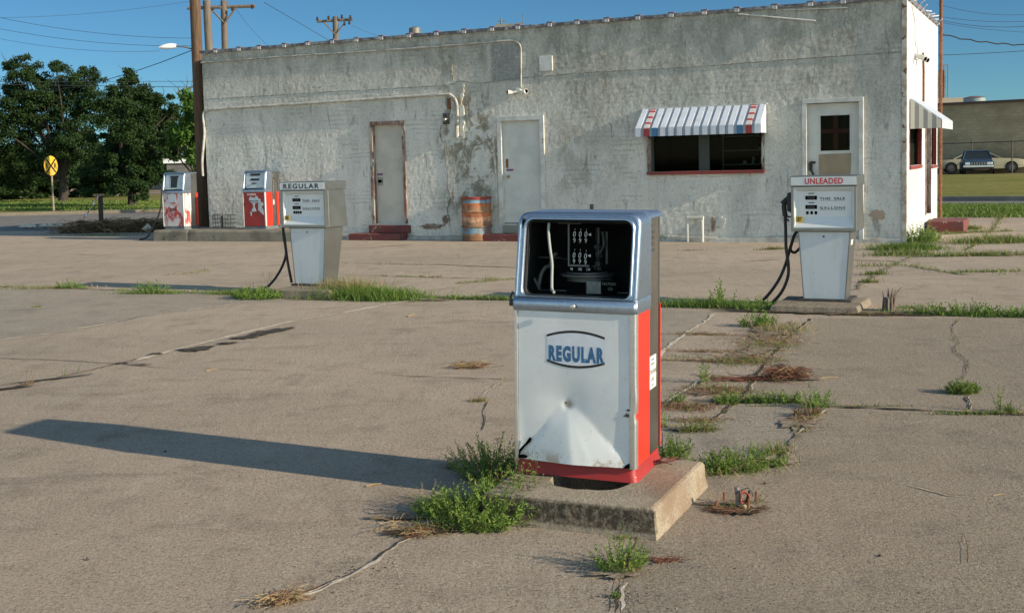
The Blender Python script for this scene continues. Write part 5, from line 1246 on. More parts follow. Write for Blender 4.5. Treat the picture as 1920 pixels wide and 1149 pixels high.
clump('grass at the wall foot behind the dented pump, left of the pipe loop', c22, 'grass_clump', 'grass')
def c23(b): blades(b, G(1365, 452), .32, .12, -25, 900, .08, .24, .008, .45, (2, 1, 2)); blades(b, G(1308, 451), .15, .06, -25, 200, .05, .14, .008, .45, (2, 1, 2))
clump('grass at the wall foot right of the pipe loop', c23, 'grass_clump', 'grass')
def c24(b): blades(b, G(1460, 453), .5, .12, -25, 800, .06, .15, .008, .45, (2, 1, 2))
clump('low grass at the wall foot behind the nozzle', c24, 'grass_clump', 'grass')
def c25(b): blades(b, G(1700, 468), .55, .30, -10, 2400, .06, .18, .008, .5, (2, 1, 2)); leafy(b, G(1730, 455), .35, .25, 0, 120, .18, .40, .05, .014, 14, .4, 0, 2)
clump('bright tall grass around the sunlit corner of the building', c25, 'grass_clump', 'grass')
def c26(b): blades(b, G(652, 446), .25, .12, -25, 600, .08, .2, .009, .45, (2, 1, 2))
clump('grass beside the left red door step', c26, 'grass_clump', 'grass')
def c27(b): blades(b, G(1748, 432), .35, .2, -10, 900, .1, .35, .010, .45, (2, 1, 2))
clump('grass tuft beside the red end wall step', c27, 'grass_clump', 'grass')
def c36b(b):
    for (u, v, rx, ry, n) in ((1440, 640, .35, .6, 900), (1400, 675, .3, .3, 600), (1345, 735, .24, .14, 700), (1290, 765, .2, .12, 500), (1340, 660, .5, .05, 300), (1330, 678, .4, .05, 300), (1320, 628, .5, .05, 260), (1310, 790, .2, .08, 200), (1380, 752, .2, .06, 240), (1500, 790, .08, .1, 160), (1650, 590, .5, .15, 260)):
        blades(b, G(u, v), rx, ry, -20, n, .02, .07, .003, 1.1, (3, 1, 4, 3)); litter(b, G(u, v), rx, ry, -10, n//3, .03, .09, .002, (3, 4, 4), .01)
b = MB(); c36b(b); tag(b.build('dry_ground_cover', weedmats, fixn=False), 'matted dry grass and stems over the broken pavement strip', 'dry grass', kind='stuff')
# dry twig heap
def c28(b): litter(b, G(1472, 712), .13, .05, -12, 420, .05, .16, .003, (4, 4, 4, 4, 3), .07); litter(b, G(1400, 714), .22, .03, -4, 110, .06, .2, .003, (4,), .02)
clump('heap of red-brown dead twigs on the slab right of the dented pump', c28, 'twig_heap', 'dead twigs')
def c29(b): litter(b, G(882, 690), .11, .04, -4, 260, .04, .12, .0028, (3, 4, 3, 3), .03)
clump('matted brown straw on the slab, upper of the two left of the dented pump', c29, 'dry_tuft', 'dry grass')
def c30(b): blades(b, G(898, 752), .07, .04, 0, 260, .02, .06, .0025, 1.0, (3, 3, 1))
clump('small dry grass tuft on the crack left of the dented pump', c30, 'dry_tuft', 'dry grass')
def c31(b): leafy(b, G(52, 722), .03, .03, 0, 5, .13, .2, .010, .003, 9, .2, 1, 3); blades(b, G(50, 722), .08, .04, 20, 60, .03, .07, .003, .8, (3, 4))
clump('thin weed sprout in the diagonal crack at the left edge', c31, 'weed_sprout', 'weed')
def c32(b): leafy(b, G(120, 705), .02, .02, 0, 3, .07, .12, .010, .004, 8, .2, 1, 0)
clump('tiny sprout in the diagonal crack, first one right of the taller thin sprout', c32, 'weed_sprout', 'weed')
def c32b(b): leafy(b, G(146, 697), .02, .02, 0, 3, .08, .11, .010, .004, 8, .2, 1, 0)
clump('tiny sprout in the diagonal crack, second one right of the taller thin sprout', c32b, 'weed_sprout', 'weed')
def c33(b): blades(b, G(940, 722), .015, .01, 0, 14, .05, .11, .002, .3, (3, 1))
clump('tiny dry sprout beside the left edge of the dented pump', c33, 'weed_sprout', 'weed')
def c34(b): leafy(b, G(1155, 1120), .02, .015, 0, 14, .015, .03, .010, .004, 8, 1, 2, 0)
clump('tiny green sprig in the gravelly crack at the bottom edge', c34, 'weed_sprout', 'weed')
# grass that fills the joints
random.seed(33); b = MB()
def along(pts, n, h0, h1, w_, wd, mis, gapf=0.):
    Ls = [(c_-a).length for a, c_ in zip(pts, pts[1:])]; T = sum(Ls)
    for i in range(n):
        s = random.random()*T; k = 0
        while s > Ls[k]: s -= Ls[k]; k += 1
        p = pts[k].lerp(pts[k+1], s/Ls[k])
        if nz(p.x*2.1, p.y*2.1, 5) < gapf: continue
        hh = .5+1.2*abs(nz(p.x*3, p.y*3, 8)); blades(b, p, wd, wd, 0, 1, h0*hh, h1*hh, w_, .6, mis)
along(C[0][0], 2600, .03, .10, .006, .06, (2, 2, 1, 3), -.15)
along(px((800, 560), (960, 563)), 900, .06, .14, .006, .06, (2, 2, 1), -.4)
along(px((640, 515), (760, 519), (880, 522), (960, 524)), 500, .03, .08, .007, .06, (2, 1, 3), .05)
along(px((860, 532), (930, 526), (965, 524)), 260, .03, .1, .007, .08, (1, 2, 3), -.3)
along(px((640, 495), (760, 496), (900, 500)), 120, .03, .06, .008, .05, (2, 3), .2)
along(px((310, 516), (350, 513), (390, 508)), 120, .03, .09, .008, .08, (2, 3, 3), -.3)
for k, d_ in ((19, 300), (20, 300), (21, 350), (22, 100), (23, 500), (24, 350), (26, 360), (27, 400), (29, 350), (30, 160), (35, 60), (40, 240)): along(C[k][0], d_, .015, .05, .003, .03, (2, 1, 3, 3), 0.02)
along(px((1250, 668), (1330, 672), (1420, 676)), 160, .02, .05, .003, .02, (2, 1), -.2)
for k, d_, h_ in ((38, 400, .12), (39, 700, .14), (40, 900, .14), (41, 700, .16), (42, 500, .16), (37, 300, .1)): along(C[k][0], d_, .04, h_, .008, .10, (2, 2, 1, 3), -.05)
for (u, v, rx, ry, n, h) in ((1830, 480, 1.0, .12, 900, .14), (1870, 455, .9, .35, 1600, .22), (1820, 430, .25, .15, 400, .15), (1850, 510, .6, .08, 300, .08), (1640, 515, .18, .06, 160, .1), (1630, 530, .12, .06, 160, .09), (1690, 478, .5, .25, 900, .14), (1450, 468, .25, .06, 200, .1), (1290, 470, .3, .04, 90, .04), (490, 441, .6, .15, 300, .06), (200, 441, 1.0, .2, 500, .07), (1640, 590, .3, .06, 200, .05), (1700, 580, .25, .08, 260, .08), (70, 576, .1, .05, 90, .04), (1620, 762, .3, .012, 130, .03), (1425, 762, .2, .02, 60, .03), (1850, 777, .4, .03, 420, .05), (1895, 774, .06, .03, 90, .10)):
    blades(b, G(u, v), rx, ry, -6, n, h*.35, h, .009 if v < 540 else .005, .6, (2, 1, 2, 3))
random.seed(34)
for _ in range(14000):
    u = random.uniform(1745, 1935); t_ = random.random(); v = 384.5+t_*24
    p = G(u, v, -.02); p += Vector((random.uniform(-.3, .3), random.uniform(-.6, .6), 0))
    if nz(p.x*.5, p.y*.5, 2) < -.45+t_*.55: continue
    blades(b, p, .1, .1, 0, 1, .06, .10+.14*t_, .02, .5, (2, 1, 2))
tag(b.build('joint_grass', weedmats, fixn=False), 'short grass filling the pavement joints and the lot margin', 'grass', kind='stuff')
b = MB(); random.seed(35)
for _ in range(7000):
    u = random.uniform(-30, 310); v = 377+19*random.random(); p = G(u, v, .06)+Vector((0, .6, 0)); blades(b, p, .2, .2, 0, 1, .04, .13, .04, .6, (2, 2, 1))
tag(b.build('lawn_grass', weedmats, fixn=False), 'mown grass of the lawn below the shade trees', 'grass', kind='stuff')

# sticks and litter lying about
def stick(label, a, c_, r, m_=m_straw):
    b = MB(); p0, p1 = G(*a), G(*c_); p0.z = p1.z = r; mid = (p0+p1)/2+Vector((.004, .006, r*.5)); b.tube([p0, mid, p1], r, 5, r2=r*.6); return tag(b.build('stick', m_), label, 'stick', 'pale sticks on the pavement')
stick('pale split stick on the pavement near the tip of the big weed clump', (686, 913), (715, 908), .005)
stick('thin pale stick beyond the big crack, left of the decal side of the dented pump', (765, 595), (778, 590), .008)
stick('pale twig on the right slab beyond the red twig heap', (1535, 711), (1572, 708), .005)
stick('curled pale straw at the lower right', (1862, 930), (1886, 928), .003)
stick('whitish stick lying below the big diagonal crack at left', (386, 697), (408, 693), .006)
random.seed(44)
for (u, v, l) in ((310, 848, 'dark clod in the edge of the long pump shadow'), (165, 1050, 'small dark scrap on the bare concrete at lower left'), (1650, 1043, 'small dark scrap on the bare concrete at lower right'), (1434, 908, 'dark chip of debris right of the plinth, beyond the wire bundle')):
    b = MB(); pebble(G(u, v)+Vector((0, 0, .006)), .012); tag(b.build('debris_chip', m_soil), l, 'debris')

# pulled wires and conduit stubs in a hole
c_ = G(1390, 955); o = thing('wire_bundle', 'tangle of red wires and a grey conduit stub rising from a weedy hole', 'wires', c_)
def lp_(u, v, dy=0): q = onplane((c_.x, c_.y, 0), 0, dy)(u, v); return q
b = MB(); b.tube([(-.012, .02, 0), (-.010, .02, .055), (-.016, .02, .10)], .012, 8); b.build('conduit_stub', M('grey_conduit', (.18, .18, .17), None, rough=.6), o)
b = MB(); random.seed(12)
for k in range(7):
    a0 = random.uniform(0, 6.28); pts = [(.015+.022*math.cos(a0+j*.9)*random.uniform(.6, 1.1), random.uniform(-.02, .02), .055+.030*math.sin(a0+j*.9)*random.uniform(.6, 1.1)) for j in range(6)]
    b.tube(smoothline(pts, 5), .0022, 5)
b.build('red_wires', M('salmon_wire', (.45, .10, .07), None, rough=.5), o)
b = MB(); b.tube(smoothline([lp_(1378, 925), lp_(1392, 918), lp_(1402, 914), lp_(1409, 920), lp_(1412, 930)], 5), .0022, 5); b.tube([(.02, 0, .03), (.035, -.01, .09)], .005, 6); b.build('black_wire', m_rub, o)
b = MB(); b.tube([(.008, -.03, .010), (.010, -.035, .030)], .007, 8); b.build('wire_cap', M('yellow_cap', (.45, .42, .22), None, rough=.5), o)
for (u, v, h) in ((1357, 942, .05), (1343, 955, .04), (1403, 957, .055), (1417, 943, .055)):
    q = G(u, v); MB().tube([(q.x-c_.x, q.y-c_.y, 0), (q.x-c_.x+.003, q.y-c_.y, h)], .006, 6).build('bolt', m_rust, o)
def c35(b): blades(b, G(1375, 953), .12, .06, 0, 260, .02, .05, .0022, .9, (1, 2, 3)); leafy(b, G(1405, 945), .08, .05, 0, 20, .03, .08, .010, .003, 12, .9, 0, 4); litter(b, G(1380, 960), .12, .05, 0, 130, .02, .07, .0018, (4, 4, 4, 3), .012)
clump('dry mixed weeds around the red wire bundle', c35)
# broken stump
c_ = G(1667, 585); o = thing('broken_stump', 'splintered grey post stump right of the unleaded pump', 'stump', c_)
b = MB(); random.seed(5)
for k in range(9):
    a = k*.7; r_ = .05; b.tube([(math.cos(a)*r_, math.sin(a)*r_, 0), (math.cos(a)*r_*.9, math.sin(a)*r_, random.uniform(.08, .16)), (math.cos(a)*r_*1.3, math.sin(a)*r_*1.2, random.uniform(.14, .24))], .022, 5, r2=.004)
b.tube([(.03, 0, .1), (.09, .02, .2), (.13, 0, .25)], .006, 4, r2=.002); b.build('stump_wood', M('stump_grey', (.20, .165, .13), (.09, .06, .045), 12, .95, bump=.6, stretch=(3, 3, .4)), o)
# brush pile at the left
def c36(b):
    for (u, v, rx, n) in ((190, 434, 1.0, 1000), (240, 434, 1.0, 1200), (285, 434, .8, 900), (150, 437, .7, 350)):
        q = G(u, v); blades(b, q, rx*.85, .5, 0, n, .08, .40, .014, .9, (0, 0, 0, 1)); litter(b, q, rx*.9, .6, 0, n//3, .2, .6, .010, (0, 0, 0, 1), .22)
b = MB(); random.seed(50); c36(b); tag(b.build('brush_pile', [m_brush, m_straw], fixn=False), 'brown heap of dead brush left of the kerb island', 'brush pile', None)
c_ = G(190, 425); o = thing('tape_post', 'short dark post with striped barrier tape stretched to the ground', 'post', c_)
ff = onplane((c_.x, c_.y, 0), 0); t0 = ff(190, 366)
MB().tube([(0, 0, 0), (.02, 0, t0.z)], .07, 6).build('post', M('dark_post', (.06, .045, .03), None, rough=.9), o)
MB().box(-.16, .16, -.08, -.05, t0.z-.02, t0.z+.04).build('cross_piece', m_straw, o)
b = MB(); a0 = Vector((0, -.09, t0.z)); a1 = ff(132, 415); a1 = Vector((a1.x, -.6, .05)); N = 18
for k in range(N):
    p0 = a0.lerp(a1, k/N); p1 = a0.lerp(a1, (k+1)/N); s0_ = -.25*math.sin(math.pi*k/N); s1__ = -.25*math.sin(math.pi*(k+1)/N); wv = .035+.02*math.sin(k*1.3)
    b.face([(p0.x, p0.y, p0.z+s0_-wv), (p1.x, p1.y, p1.z+s1__-wv), (p1.x, p1.y+.03, p1.z+s1__+wv), (p0.x, p0.y+.03, p0.z+s0_+wv)], k % 2)
b.build('barrier_tape', [M('tape_white', (.65, .63, .6), None), M('tape_red', (.5, .15, .10), None)], o, fixn=False)
b = MB(); q = G(80, 428)
for k in range(5): pebble(q+Vector((k*.25-.5, random.uniform(-.1, .1), .05)), .18)
tag(b.build('rubble', m_chip), 'pale broken concrete rubble by the left road', 'rubble')
q = G(278, 436)+Vector((0, 0, .08)); b = MB(); pebble(q, .2); tag(b.build('concrete_lump', m_chip), 'single pale concrete lump beside the brush heap', 'rubble')

# crossing sign
c_ = G(101, 398); o = thing('crossing_sign', 'round yellow crossing warning sign with black X and two R letters', 'road sign', (c_.x, c_.y, .06)); ff = onplane((c_.x, c_.y, .06), 0)
h_ = ff(96, 311); r_ = .40
MB().tube([(0, 0, 0), (h_.x*.95, 0, h_.z-r_*.2)], .035, 6).build('post', M('sign_post', (.30, .24, .18), None, rough=.7), o)
sgn = bpy.data.objects.new('sign_disc', None); COL.objects.link(sgn); sgn.parent = o; sgn.location = (h_.x, -.05, h_.z); sgn.rotation_euler = (0, 0, R(72))
MB().lathe([(r_, .01), (r_, -.01)], 32, axis='y').build('disc', m_ysign, sgn)
b = MB(); wv = .045
for s_ in (1, -1):
    a = r_*.66; b.hexa([(-a-wv, -.018, s_*-a), (-a+wv, -.018, s_*-a), (-a+wv, -.012, s_*-a), (-a-wv, -.012, s_*-a)] if s_ > 0 else [(-a-wv, -.021, a), (-a+wv, -.021, a), (-a+wv, -.0155, a), (-a-wv, -.0155, a)],
                        [(a-wv, -.018, s_*a), (a+wv, -.018, s_*a), (a+wv, -.012, s_*a), (a-wv, -.012, s_*a)] if s_ > 0 else [(a-wv, -.021, -a), (a+wv, -.021, -a), (a+wv, -.0155, -a), (a-wv, -.0155, -a)])
b.build('cross_mark', m_ink, sgn)
for x in (-.24, .24): text('letter', 'R', .20, m_ink, sgn, (x, -.014, -.10), bold=.03, xs=.85)
MB().tube([(r_*math.cos(R(a)), -.012, r_*math.sin(R(a))) for a in range(0, 361, 12)], .012, 4).build('rim', m_ink, sgn)

# ------------------------------------------------------------------ poles, wires
m_ins = M('brown_insulator', (.05, .028, .022), None, rough=.3)
p0 = G(382, 425, .24); Yp = p0.y+.1; pt = D(366, 12, Yp)
P0 = D(383, 425, Yp); P0.z = 0.24
up_ = (pt-P0); ptop = P0+up_*(9.5/up_.z)
o = thing('utility_pole', 'thick brown wooden pole against the left corner of the station', 'utility pole', P0)
b = MB(); b.tube([Vector((0, 0, -.24)), (ptop-P0)*.5, ptop-P0], .135, 14, r2=.115); b.build('pole', m_pole, o, smooth=True)
def rel(u, v, Y, base): return D(u, v, Y)-base
lm = bpy.data.objects.new('lamp', None); COL.objects.link(lm); lm.parent = o
a_ = rel(362, 93, Yp, P0); b_ = rel(330, 87, Yp-.2, P0); c2_ = rel(298, 90, Yp-.3, P0)
MB().tube([a_, (a_+b_)/2+Vector((0, 0, .02)), b_], .018, 6).build('lamp_arm', m_steel2, lm)
d = (c2_-b_); b = MB(); rr = []
for k in range(9):
    t_ = k/8; cc = b_+d*t_; rad = .075*math.sin(math.pi*min(.97, t_*.75+.2))**.7+.004; rr.append([cc+Vector((0, math.cos(a*math.pi/5)*rad, math.sin(a*math.pi/5)*rad*(1. if math.sin(a*math.pi/5) > 0 else .7))) for a in range(10)])
b.loft(rr); b.build('lamp_head', M('lamp_white', (.68, .70, .70), None, rough=.3), lm, smooth=True)
def hpole(label, u0, v0, u1, v1, Y, r_, group):
    a = D(u0, v0, Y); c_ = D(u1, v1, Y); base = Vector((a.x, Y, 0)); o = thing('utility_pole', label, 'utility pole', base, 0, group)
    top = c_+(c_-a)*.12; MB().tube([(0, 0, 0), a-base, top-base], r_, 10).build('pole', m_gpole, o, smooth=True); return o, base
o2, b2 = hpole('grey wooden pole just right of the thick brown pole', 392, 95, 388, 12, 42, .14, 'grey poles behind the station')
MB().tube([rel(388, 15, 42, b2)+Vector((-.7, 0, 0)), rel(388, 15, 42, b2)+Vector((.5, 0, 0))], .06, 6).build('crossarm', m_gpole, o2)
o3, b3 = hpole('grey wooden pole with V braces standing over the left part of the roof', 422, 95, 420, 12, 44, .125, 'grey poles behind the station')
b = MB(); b.tube([rel(376, 15, 44, b3), rel(478, 12, 44, b3)], .07, 6); b.build('crossarm', m_gpole, o3)
b = MB()
for u in (393, 443): b.tube([rel(421, 44, 43.8, b3), rel(u, 15, 43.8, b3)], .035, 6)
b.build('brace', m_gpole, o3)
for u, v in ((399, 18), (436, 19), (473, 15)): MB().lathe([(.04, 0), (.06, .04), (.04, .07), (.06, .11), (.03, .14)], 10, tuple(rel(u, v+2, 43.8, b3))).build('insulator', m_ins, o3)
o4, b4 = hpole('distant pole with a crossarm rising above the middle of the roof', 630, 90, 629, 38, 70, .17, 'far pole')
del o4['group']
b = MB(); b.tube([rel(594, 41, 70, b4), rel(661, 37, 70, b4)], .085, 6); b.build('crossarm', m_gpole, o4)
b = MB()
for u in (607, 648): b.tube([rel(629, 66, 69.8, b4), rel(u, 42, 69.8, b4)], .04, 5)
b.build('brace', m_gpole, o4)
for u, v in ((595, 37), (616, 35), (641, 33), (657, 34), (646, 46), (655, 44)):
    q = rel(u, v, 69.8, b4); MB().lathe([(.04, -.08), (.08, 0), (.05, .08), (.07, .14)], 8, tuple(q)).build('insulator', m_ins, o4)
m_wire = M('cable', (.03, .03, .03), None, rough=.8)
def wire(label, a, c_, Ya, Yc, r_, sag=.0):
    A_ = D(*a, Ya); C_ = D(*c_, Yc); pts = [A_.lerp(C_, k/14)-Vector((0, 0, sag*4*(k/14)*(1-k/14))) for k in range(15)]
    return tag(MB().tube(pts, r_*.7, 5).build('power_line', m_wire), label, 'power line', 'overhead lines')
W = [('lower wire of the close pair crossing the trees and brown pole', (-60, 158), (372, 164), 38, 38, .014, 0), ('upper wire of the close pair crossing the trees and brown pole', (-60, 154), (372, 153), 39, 39, .010, 0),
 ('wire dropping leftwards from the brown pole under the street lamp', (-60, 145), (362, 94), 60, 27.3, .014, .8), ('topmost faint wire in the left sky', (-60, 34), (362, 2), 50, 50, .008, .2), ('second faint wire in the left sky', (-60, 20), (372, 72), 50, 50, .012, .3),
 ('third faint wire in the left sky', (-60, 42), (372, 86), 50, 50, .012, .3), ('fourth faint wire in the left sky, just above the lamp', (-60, 60), (300, 96), 52, 52, .010, .3),
 ('diagonal wire running down to the roof left of the distant pole', (495, 5), (630, 84), 45, 60, .016, .0), ('thin diagonal wire between the braced pole and the roof edge', (440, 15), (505, 88), 44, 55, .008, .1),
 ('faint wire running right from the distant pole', (660, 48), (760, 76), 70, 80, .012, .2),
 ('topmost wire in the right sky', (1758, 8), (1960, 24), 40, 40, .009, .2), ('second wire in the right sky', (1730, 26), (1960, 38), 40, 40, .010, .15), ('third wire in the right sky', (1735, 32), (1960, 46), 40, 40, .012, .2), ('fourth wire in the right sky', (1740, 38), (1960, 62), 42, 42, .009, .1),
 ('lowest straight wire in the right sky', (1757, 104), (1960, 93), 40, 40, .014, .02)]
for q in W: wire(*q)
r_ = 0; b = MB(); pts = [D(1760+10*k, 62+27*(1-math.exp(-k*.12))+1.4*math.sin(k*1.9), 30) for k in range(21)]
tag(b.tube(pts, .016, 5).build('power_line', m_wire), 'thick kinked cable sagging across the right sky', 'power line', 'overhead lines')

# ------------------------------------------------------------------ trees
def tree(name, label, base, trunk_r, blobs, nleaf, lsize, lm_, group=None, limbs=True, depthj=1.4):
    o = thing(name, label, 'tree', base, 0, group)
    b = MB(); cs = [Vector(q[0])-base for q in blobs]
    zc = min(c_.z for c_ in cs); fork = Vector((random.uniform(-.2, .2), 0, max(1.2, zc*.55)))
    b.tube([Vector((0, 0, -.1)), fork*.5+Vector((.08, 0, 0)), fork], trunk_r, 9, r2=trunk_r*.7)
    for c_ in cs:
        mid = fork.lerp(c_, .5)+Vector((random.uniform(-.4, .4), random.uniform(-.3, .3), random.uniform(-.1, .5)))
        b.tube(smoothline([fork, mid, c_], 4), trunk_r*.34, 6, r2=trunk_r*.08)
        for _ in range(3):
            e = c_+rnd3()*1.0; b.tube([c_, (c_+e)/2+rnd3()*.15, e], trunk_r*.07, 4, r2=.006)
    b.build('trunk', m_bark, o, smooth=True)
    b = MB(); vol = [q[1]**2 for q in blobs]; tot = sum(vol)
    for (ctr, r_), v_ in zip(blobs, vol):
        n = int(nleaf*v_/tot); ctr = Vector(ctr)-base
        ncl = max(10, int(r_*r_*34)); cl = []
        for _ in range(ncl):
            d = rnd3(); d.z *= .8; cl.append((ctr+d*r_*random.uniform(.25, 1.28), random.uniform(.16, .46)*r_**.5))
        for i in range(n):
            cc, cr_ = random.choice(cl); g = rnd3()*random.random()**.5*cr_; g.z *= .6; p = cc+g
            leafq(b, p, rnd3(), rnd3(), lsize*random.uniform(.7, 1.4), lsize*.55)
    b.build('crown', lm_, o, fixn=False); return o
random.seed(60)
def bl(u, v, rpx, Y, j=1.2): return (D(u, v, Y+random.uniform(-j, j)), rpx*1.14/F*Y)
YT = 60
base = G(117, 380); YT = base.y
T1 = [bl(u, v, r_, YT) for u, v, r_ in ((50, 140, 26), (30, 180, 36), (80, 180, 40), (130, 165, 38), (160, 150, 22), (175, 200, 34), (120, 220, 44), (50, 240, 46), (10, 290, 44), (70, 300, 40), (160, 260, 38), (120, 280, 30), (-30, 220, 60), (-30, 330, 50), (180, 300, 26), (30, 330, 30), (105, 128, 16), (40, 115, 12), (20, 125, 12))]
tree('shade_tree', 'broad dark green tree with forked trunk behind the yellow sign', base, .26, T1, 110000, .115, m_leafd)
base = G(248, 383); Y2 = base.y-4; base = Vector((D(248, 380, Y2).x, Y2, 0))
T2 = [bl(u, v, r_, Y2) for u, v, r_ in ((240, 150, 16), (245, 175, 28), (215, 195, 28), (270, 200, 32), (300, 190, 20), (315, 225, 28), (240, 235, 38), (285, 260, 38), (215, 270, 34), (320, 270, 24), (250, 300, 36), (205, 325, 34), (285, 330, 28), (165, 340, 28), (240, 350, 30), (325, 205, 10))]
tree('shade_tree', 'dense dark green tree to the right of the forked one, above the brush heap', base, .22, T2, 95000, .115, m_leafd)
base = Vector((D(60, 380, 68).x, 68, 0))
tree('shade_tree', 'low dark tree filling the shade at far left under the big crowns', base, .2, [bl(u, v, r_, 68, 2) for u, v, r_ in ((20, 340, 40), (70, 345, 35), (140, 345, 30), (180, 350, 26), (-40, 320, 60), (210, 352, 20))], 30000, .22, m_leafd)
base = Vector((D(372, 380, 44).x, 44, 0))
tree('young_tree', 'bright leafy tree peeking out left of the brown pole', base, .12, [bl(u, v, r_, 44, .5) for u, v, r_ in ((352, 185, 14), (362, 205, 20), (350, 235, 17), (365, 255, 22), (338, 262, 14), (322, 240, 10), (372, 290, 20), (395, 220, 30), (385, 320, 18), (356, 290, 8))], 11000, .15, m_leafl)
b = MB(); q0 = Vector((D(352, 230, 46).x, 46, 0)); o = thing('bare_tree', 'leafless thin tree top left of the brown pole', 'tree', q0)
for pts in (((352, 300), (350, 200), (345, 160)), ((350, 200), (338, 185), (325, 165)), ((350, 190), (358, 165), (362, 145)), ((347, 175), (352, 155), (350, 140)), ((338, 185), (334, 170), (336, 160)), ((356, 170), (364, 158), (368, 150))):
    b.tube([D(u, v, 46)-q0 for u, v in pts], .03, 4, r2=.006)
b.tube([(0, 0, 0), D(352, 300, 46)-q0], .06, 5, r2=.03); b.build('trunk', m_gpole, o)

# far hedge line, far buildings left
random.seed(70); b = MB()
for k in range(46):
    u = -60+k*11; Y = 105+random.uniform(-6, 6); c_ = D(u, 318+random.uniform(-8, 8), Y); r_ = random.uniform(1.4, 2.6)
    for _ in range(420): p = c_+rnd3()*r_*random.random()**.4; leafq(b, p, rnd3(), rnd3(), .45, .3)
for k in range(60):
    u = -60+k*9; Y = 108+random.uniform(-3, 3); c_ = D(u, 345, Y); 
    for _ in range(120): p = c_+Vector((random.uniform(-1, 1), random.uniform(-1, 1), random.uniform(-2.4, 1.5))); leafq(b, p, rnd3(), rnd3(), .45, .3)
tag(b.build('far_woods', m_leafd, fixn=False), 'dark line of far trees behind the lawn', 'woods', kind='stuff')
def boxbuilding(name, label, x0, x1, y0, y1, z1, wall, roof, yaw=0, cat='building', rz=.3, over=.2):
    o = thing(name, label, cat, (x0, y0, 0), yaw); MB().box(0, x1-x0, 0, y1-y0, -.1, z1).build('wall', wall, o)
    MB().box(-over, x1-x0+over, -over, y1-y0+over, z1+.003, z1+rz).build('roof', roof, o); return o
a = D(312, 303, 92); c_ = D(420, 303, 92); zz = D(340, 306, 92).z
boxbuilding('low_shed', 'long low white-roofed building glimpsed between the trees and the brown pole', a.x, c_.x, 92, 100, zz, M('shed_wall', (.16, .16, .15), (.10, .10, .10), .4, .9), M('white_roof', (.72, .74, .74), None), rz=.35)
a = D(-20, 345, 98); c_ = D(400, 345, 98); zz = D(200, 342, 98).z
o = thing('retaining_wall', 'pale long wall seen under the tree crowns', 'wall', (a.x, 98, 0)); MB().box(0, c_.x-a.x, 0, .4, -.1, zz).build('wall_face', M('pale_wall', (.33, .26, .21), (.20, .17, .13), .3, .95), o)
for k, u in enumerate((628/2.5, 700/2.5)):
    q = Vector((D(u, 378, 58).x, 58, 0)); o = thing('clothes_post' if k == 0 else 'thin_sapling', ('thin T-shaped post on the lawn under the trees' if k == 0 else 'thin bare sapling on the lawn right of the T-shaped post'), 'post' if k == 0 else 'sapling', q)
    h_ = D(u, 328, 58).z; b = MB(); b.tube([(0, 0, 0), (0, 0, h_)], .05 if k == 0 else .035, 5)
    if k == 0: b.tube([(-1.2, 0, h_), (1.1, 0, h_)], .05, 5)
    b.build('post', m_gpole, o)

# right background: block wall building, tank, tower, fence, cars
a = D(1700, 197, 80); e_ = D(1990, 190, 74); dx = (e_-a); dx.z = 0; Lw = dx.length; yw = math.degrees(math.atan2(dx.y, dx.x)); zt_ = D(1840, 194.5, 77).z
t = NT('painted_block'); cx_ = t.mix(t.ramp(t.noise(.35, 6, .65, t.vec((1, 1, 1.6))), .36, .66), (.46, .36, .225), (.29, .23, .145)); br = t.n('ShaderNodeTexBrick'); mp = t.n('ShaderNodeMapping'); t.l(t.co, mp.inputs[0]); mp.inputs['Rotation'].default_value = (R(90), 0, 0); t.l(mp.outputs[0], br.inputs[0]); br.inputs['Scale'].default_value = 1.; br.inputs['Brick Width'].default_value = .4; br.inputs['Row Height'].default_value = .2; br.inputs['Mortar Size'].default_value = .02; br.inputs['Color1'].default_value = (1, 1, 1, 1); br.inputs['Color2'].default_value = (.86, .86, .86, 1); br.inputs['Mortar'].default_value = (.85, .85, .85, 1)
mm = t.n('ShaderNodeMix', data_type='RGBA', blend_type='MULTIPLY'); mm.inputs[0].default_value = 1; t.l(cx_, mm.inputs[6]); t.l(br.outputs[0], mm.inputs[7]); m_block = t.done(mm.outputs[2], .95, spec=.1)
o = thing('warehouse', 'long brown block-walled warehouse behind the parked cars', 'building', (a.x, a.y, 0), yw)
MB().box(0, Lw, 0, 14, -.1, zt_).build('wall', m_block, o); MB().box(-.1, Lw+.1, -.1, 14.1, zt_+.003, zt_+.16).build('roof', M('dark_roof_edge', (.10, .06, .05), None, rough=.9), o)
q = D(1827, 196, 92); o = thing('water_tank', 'squat pale steel tank showing above the warehouse roof', 'tank', (q.x, 92, 0)); r_ = 19.5/F*92; z1 = D(1827, 184.5, 92).z
MB().lathe([(r_, 0), (r_, z1), (r_+.03, z1+.02)], 28).build('tank_shell', M('pale_tank', (.30, .36, .36), (.22, .27, .27), 1, .5), o, smooth=True)
MB().lathe([(r_+.05, z1+.025), (r_*.5, z1+.14), (.3, z1+.16)], 28).build('tank_roof', M('tank_roof_brown', (.16, .10, .09), None, rough=.7), o)
q = D(1760, 190, 120); z1 = D(1760, 132, 120).z; o = thing('grain_elevator', 'tall narrow grain elevator tower beside the right end of the station', 'tower', (q.x-.05, 120, 0))
m_gr = M('tower_grey', (.17, .17, .16), (.11, .11, .11), 1, .9)
MB().box(-.6, .72, 0, 1.4, 0, z1).build('shaft', m_gr, o); b = MB()
for k in range(14): b.tube([(-.6, -.05, z1*.45+k*.35), (.72, -.05, z1*.45+k*.35)], .03, 4)
for x in (.55, .95): b.tube([(x, -.05, 2), (x, -.05, z1+.5)], .04, 4)
b.tube([(-.6, -.05, z1+.5), (.95, -.05, z1+.5)], .04, 4); b.build('ladder', m_gr, o)
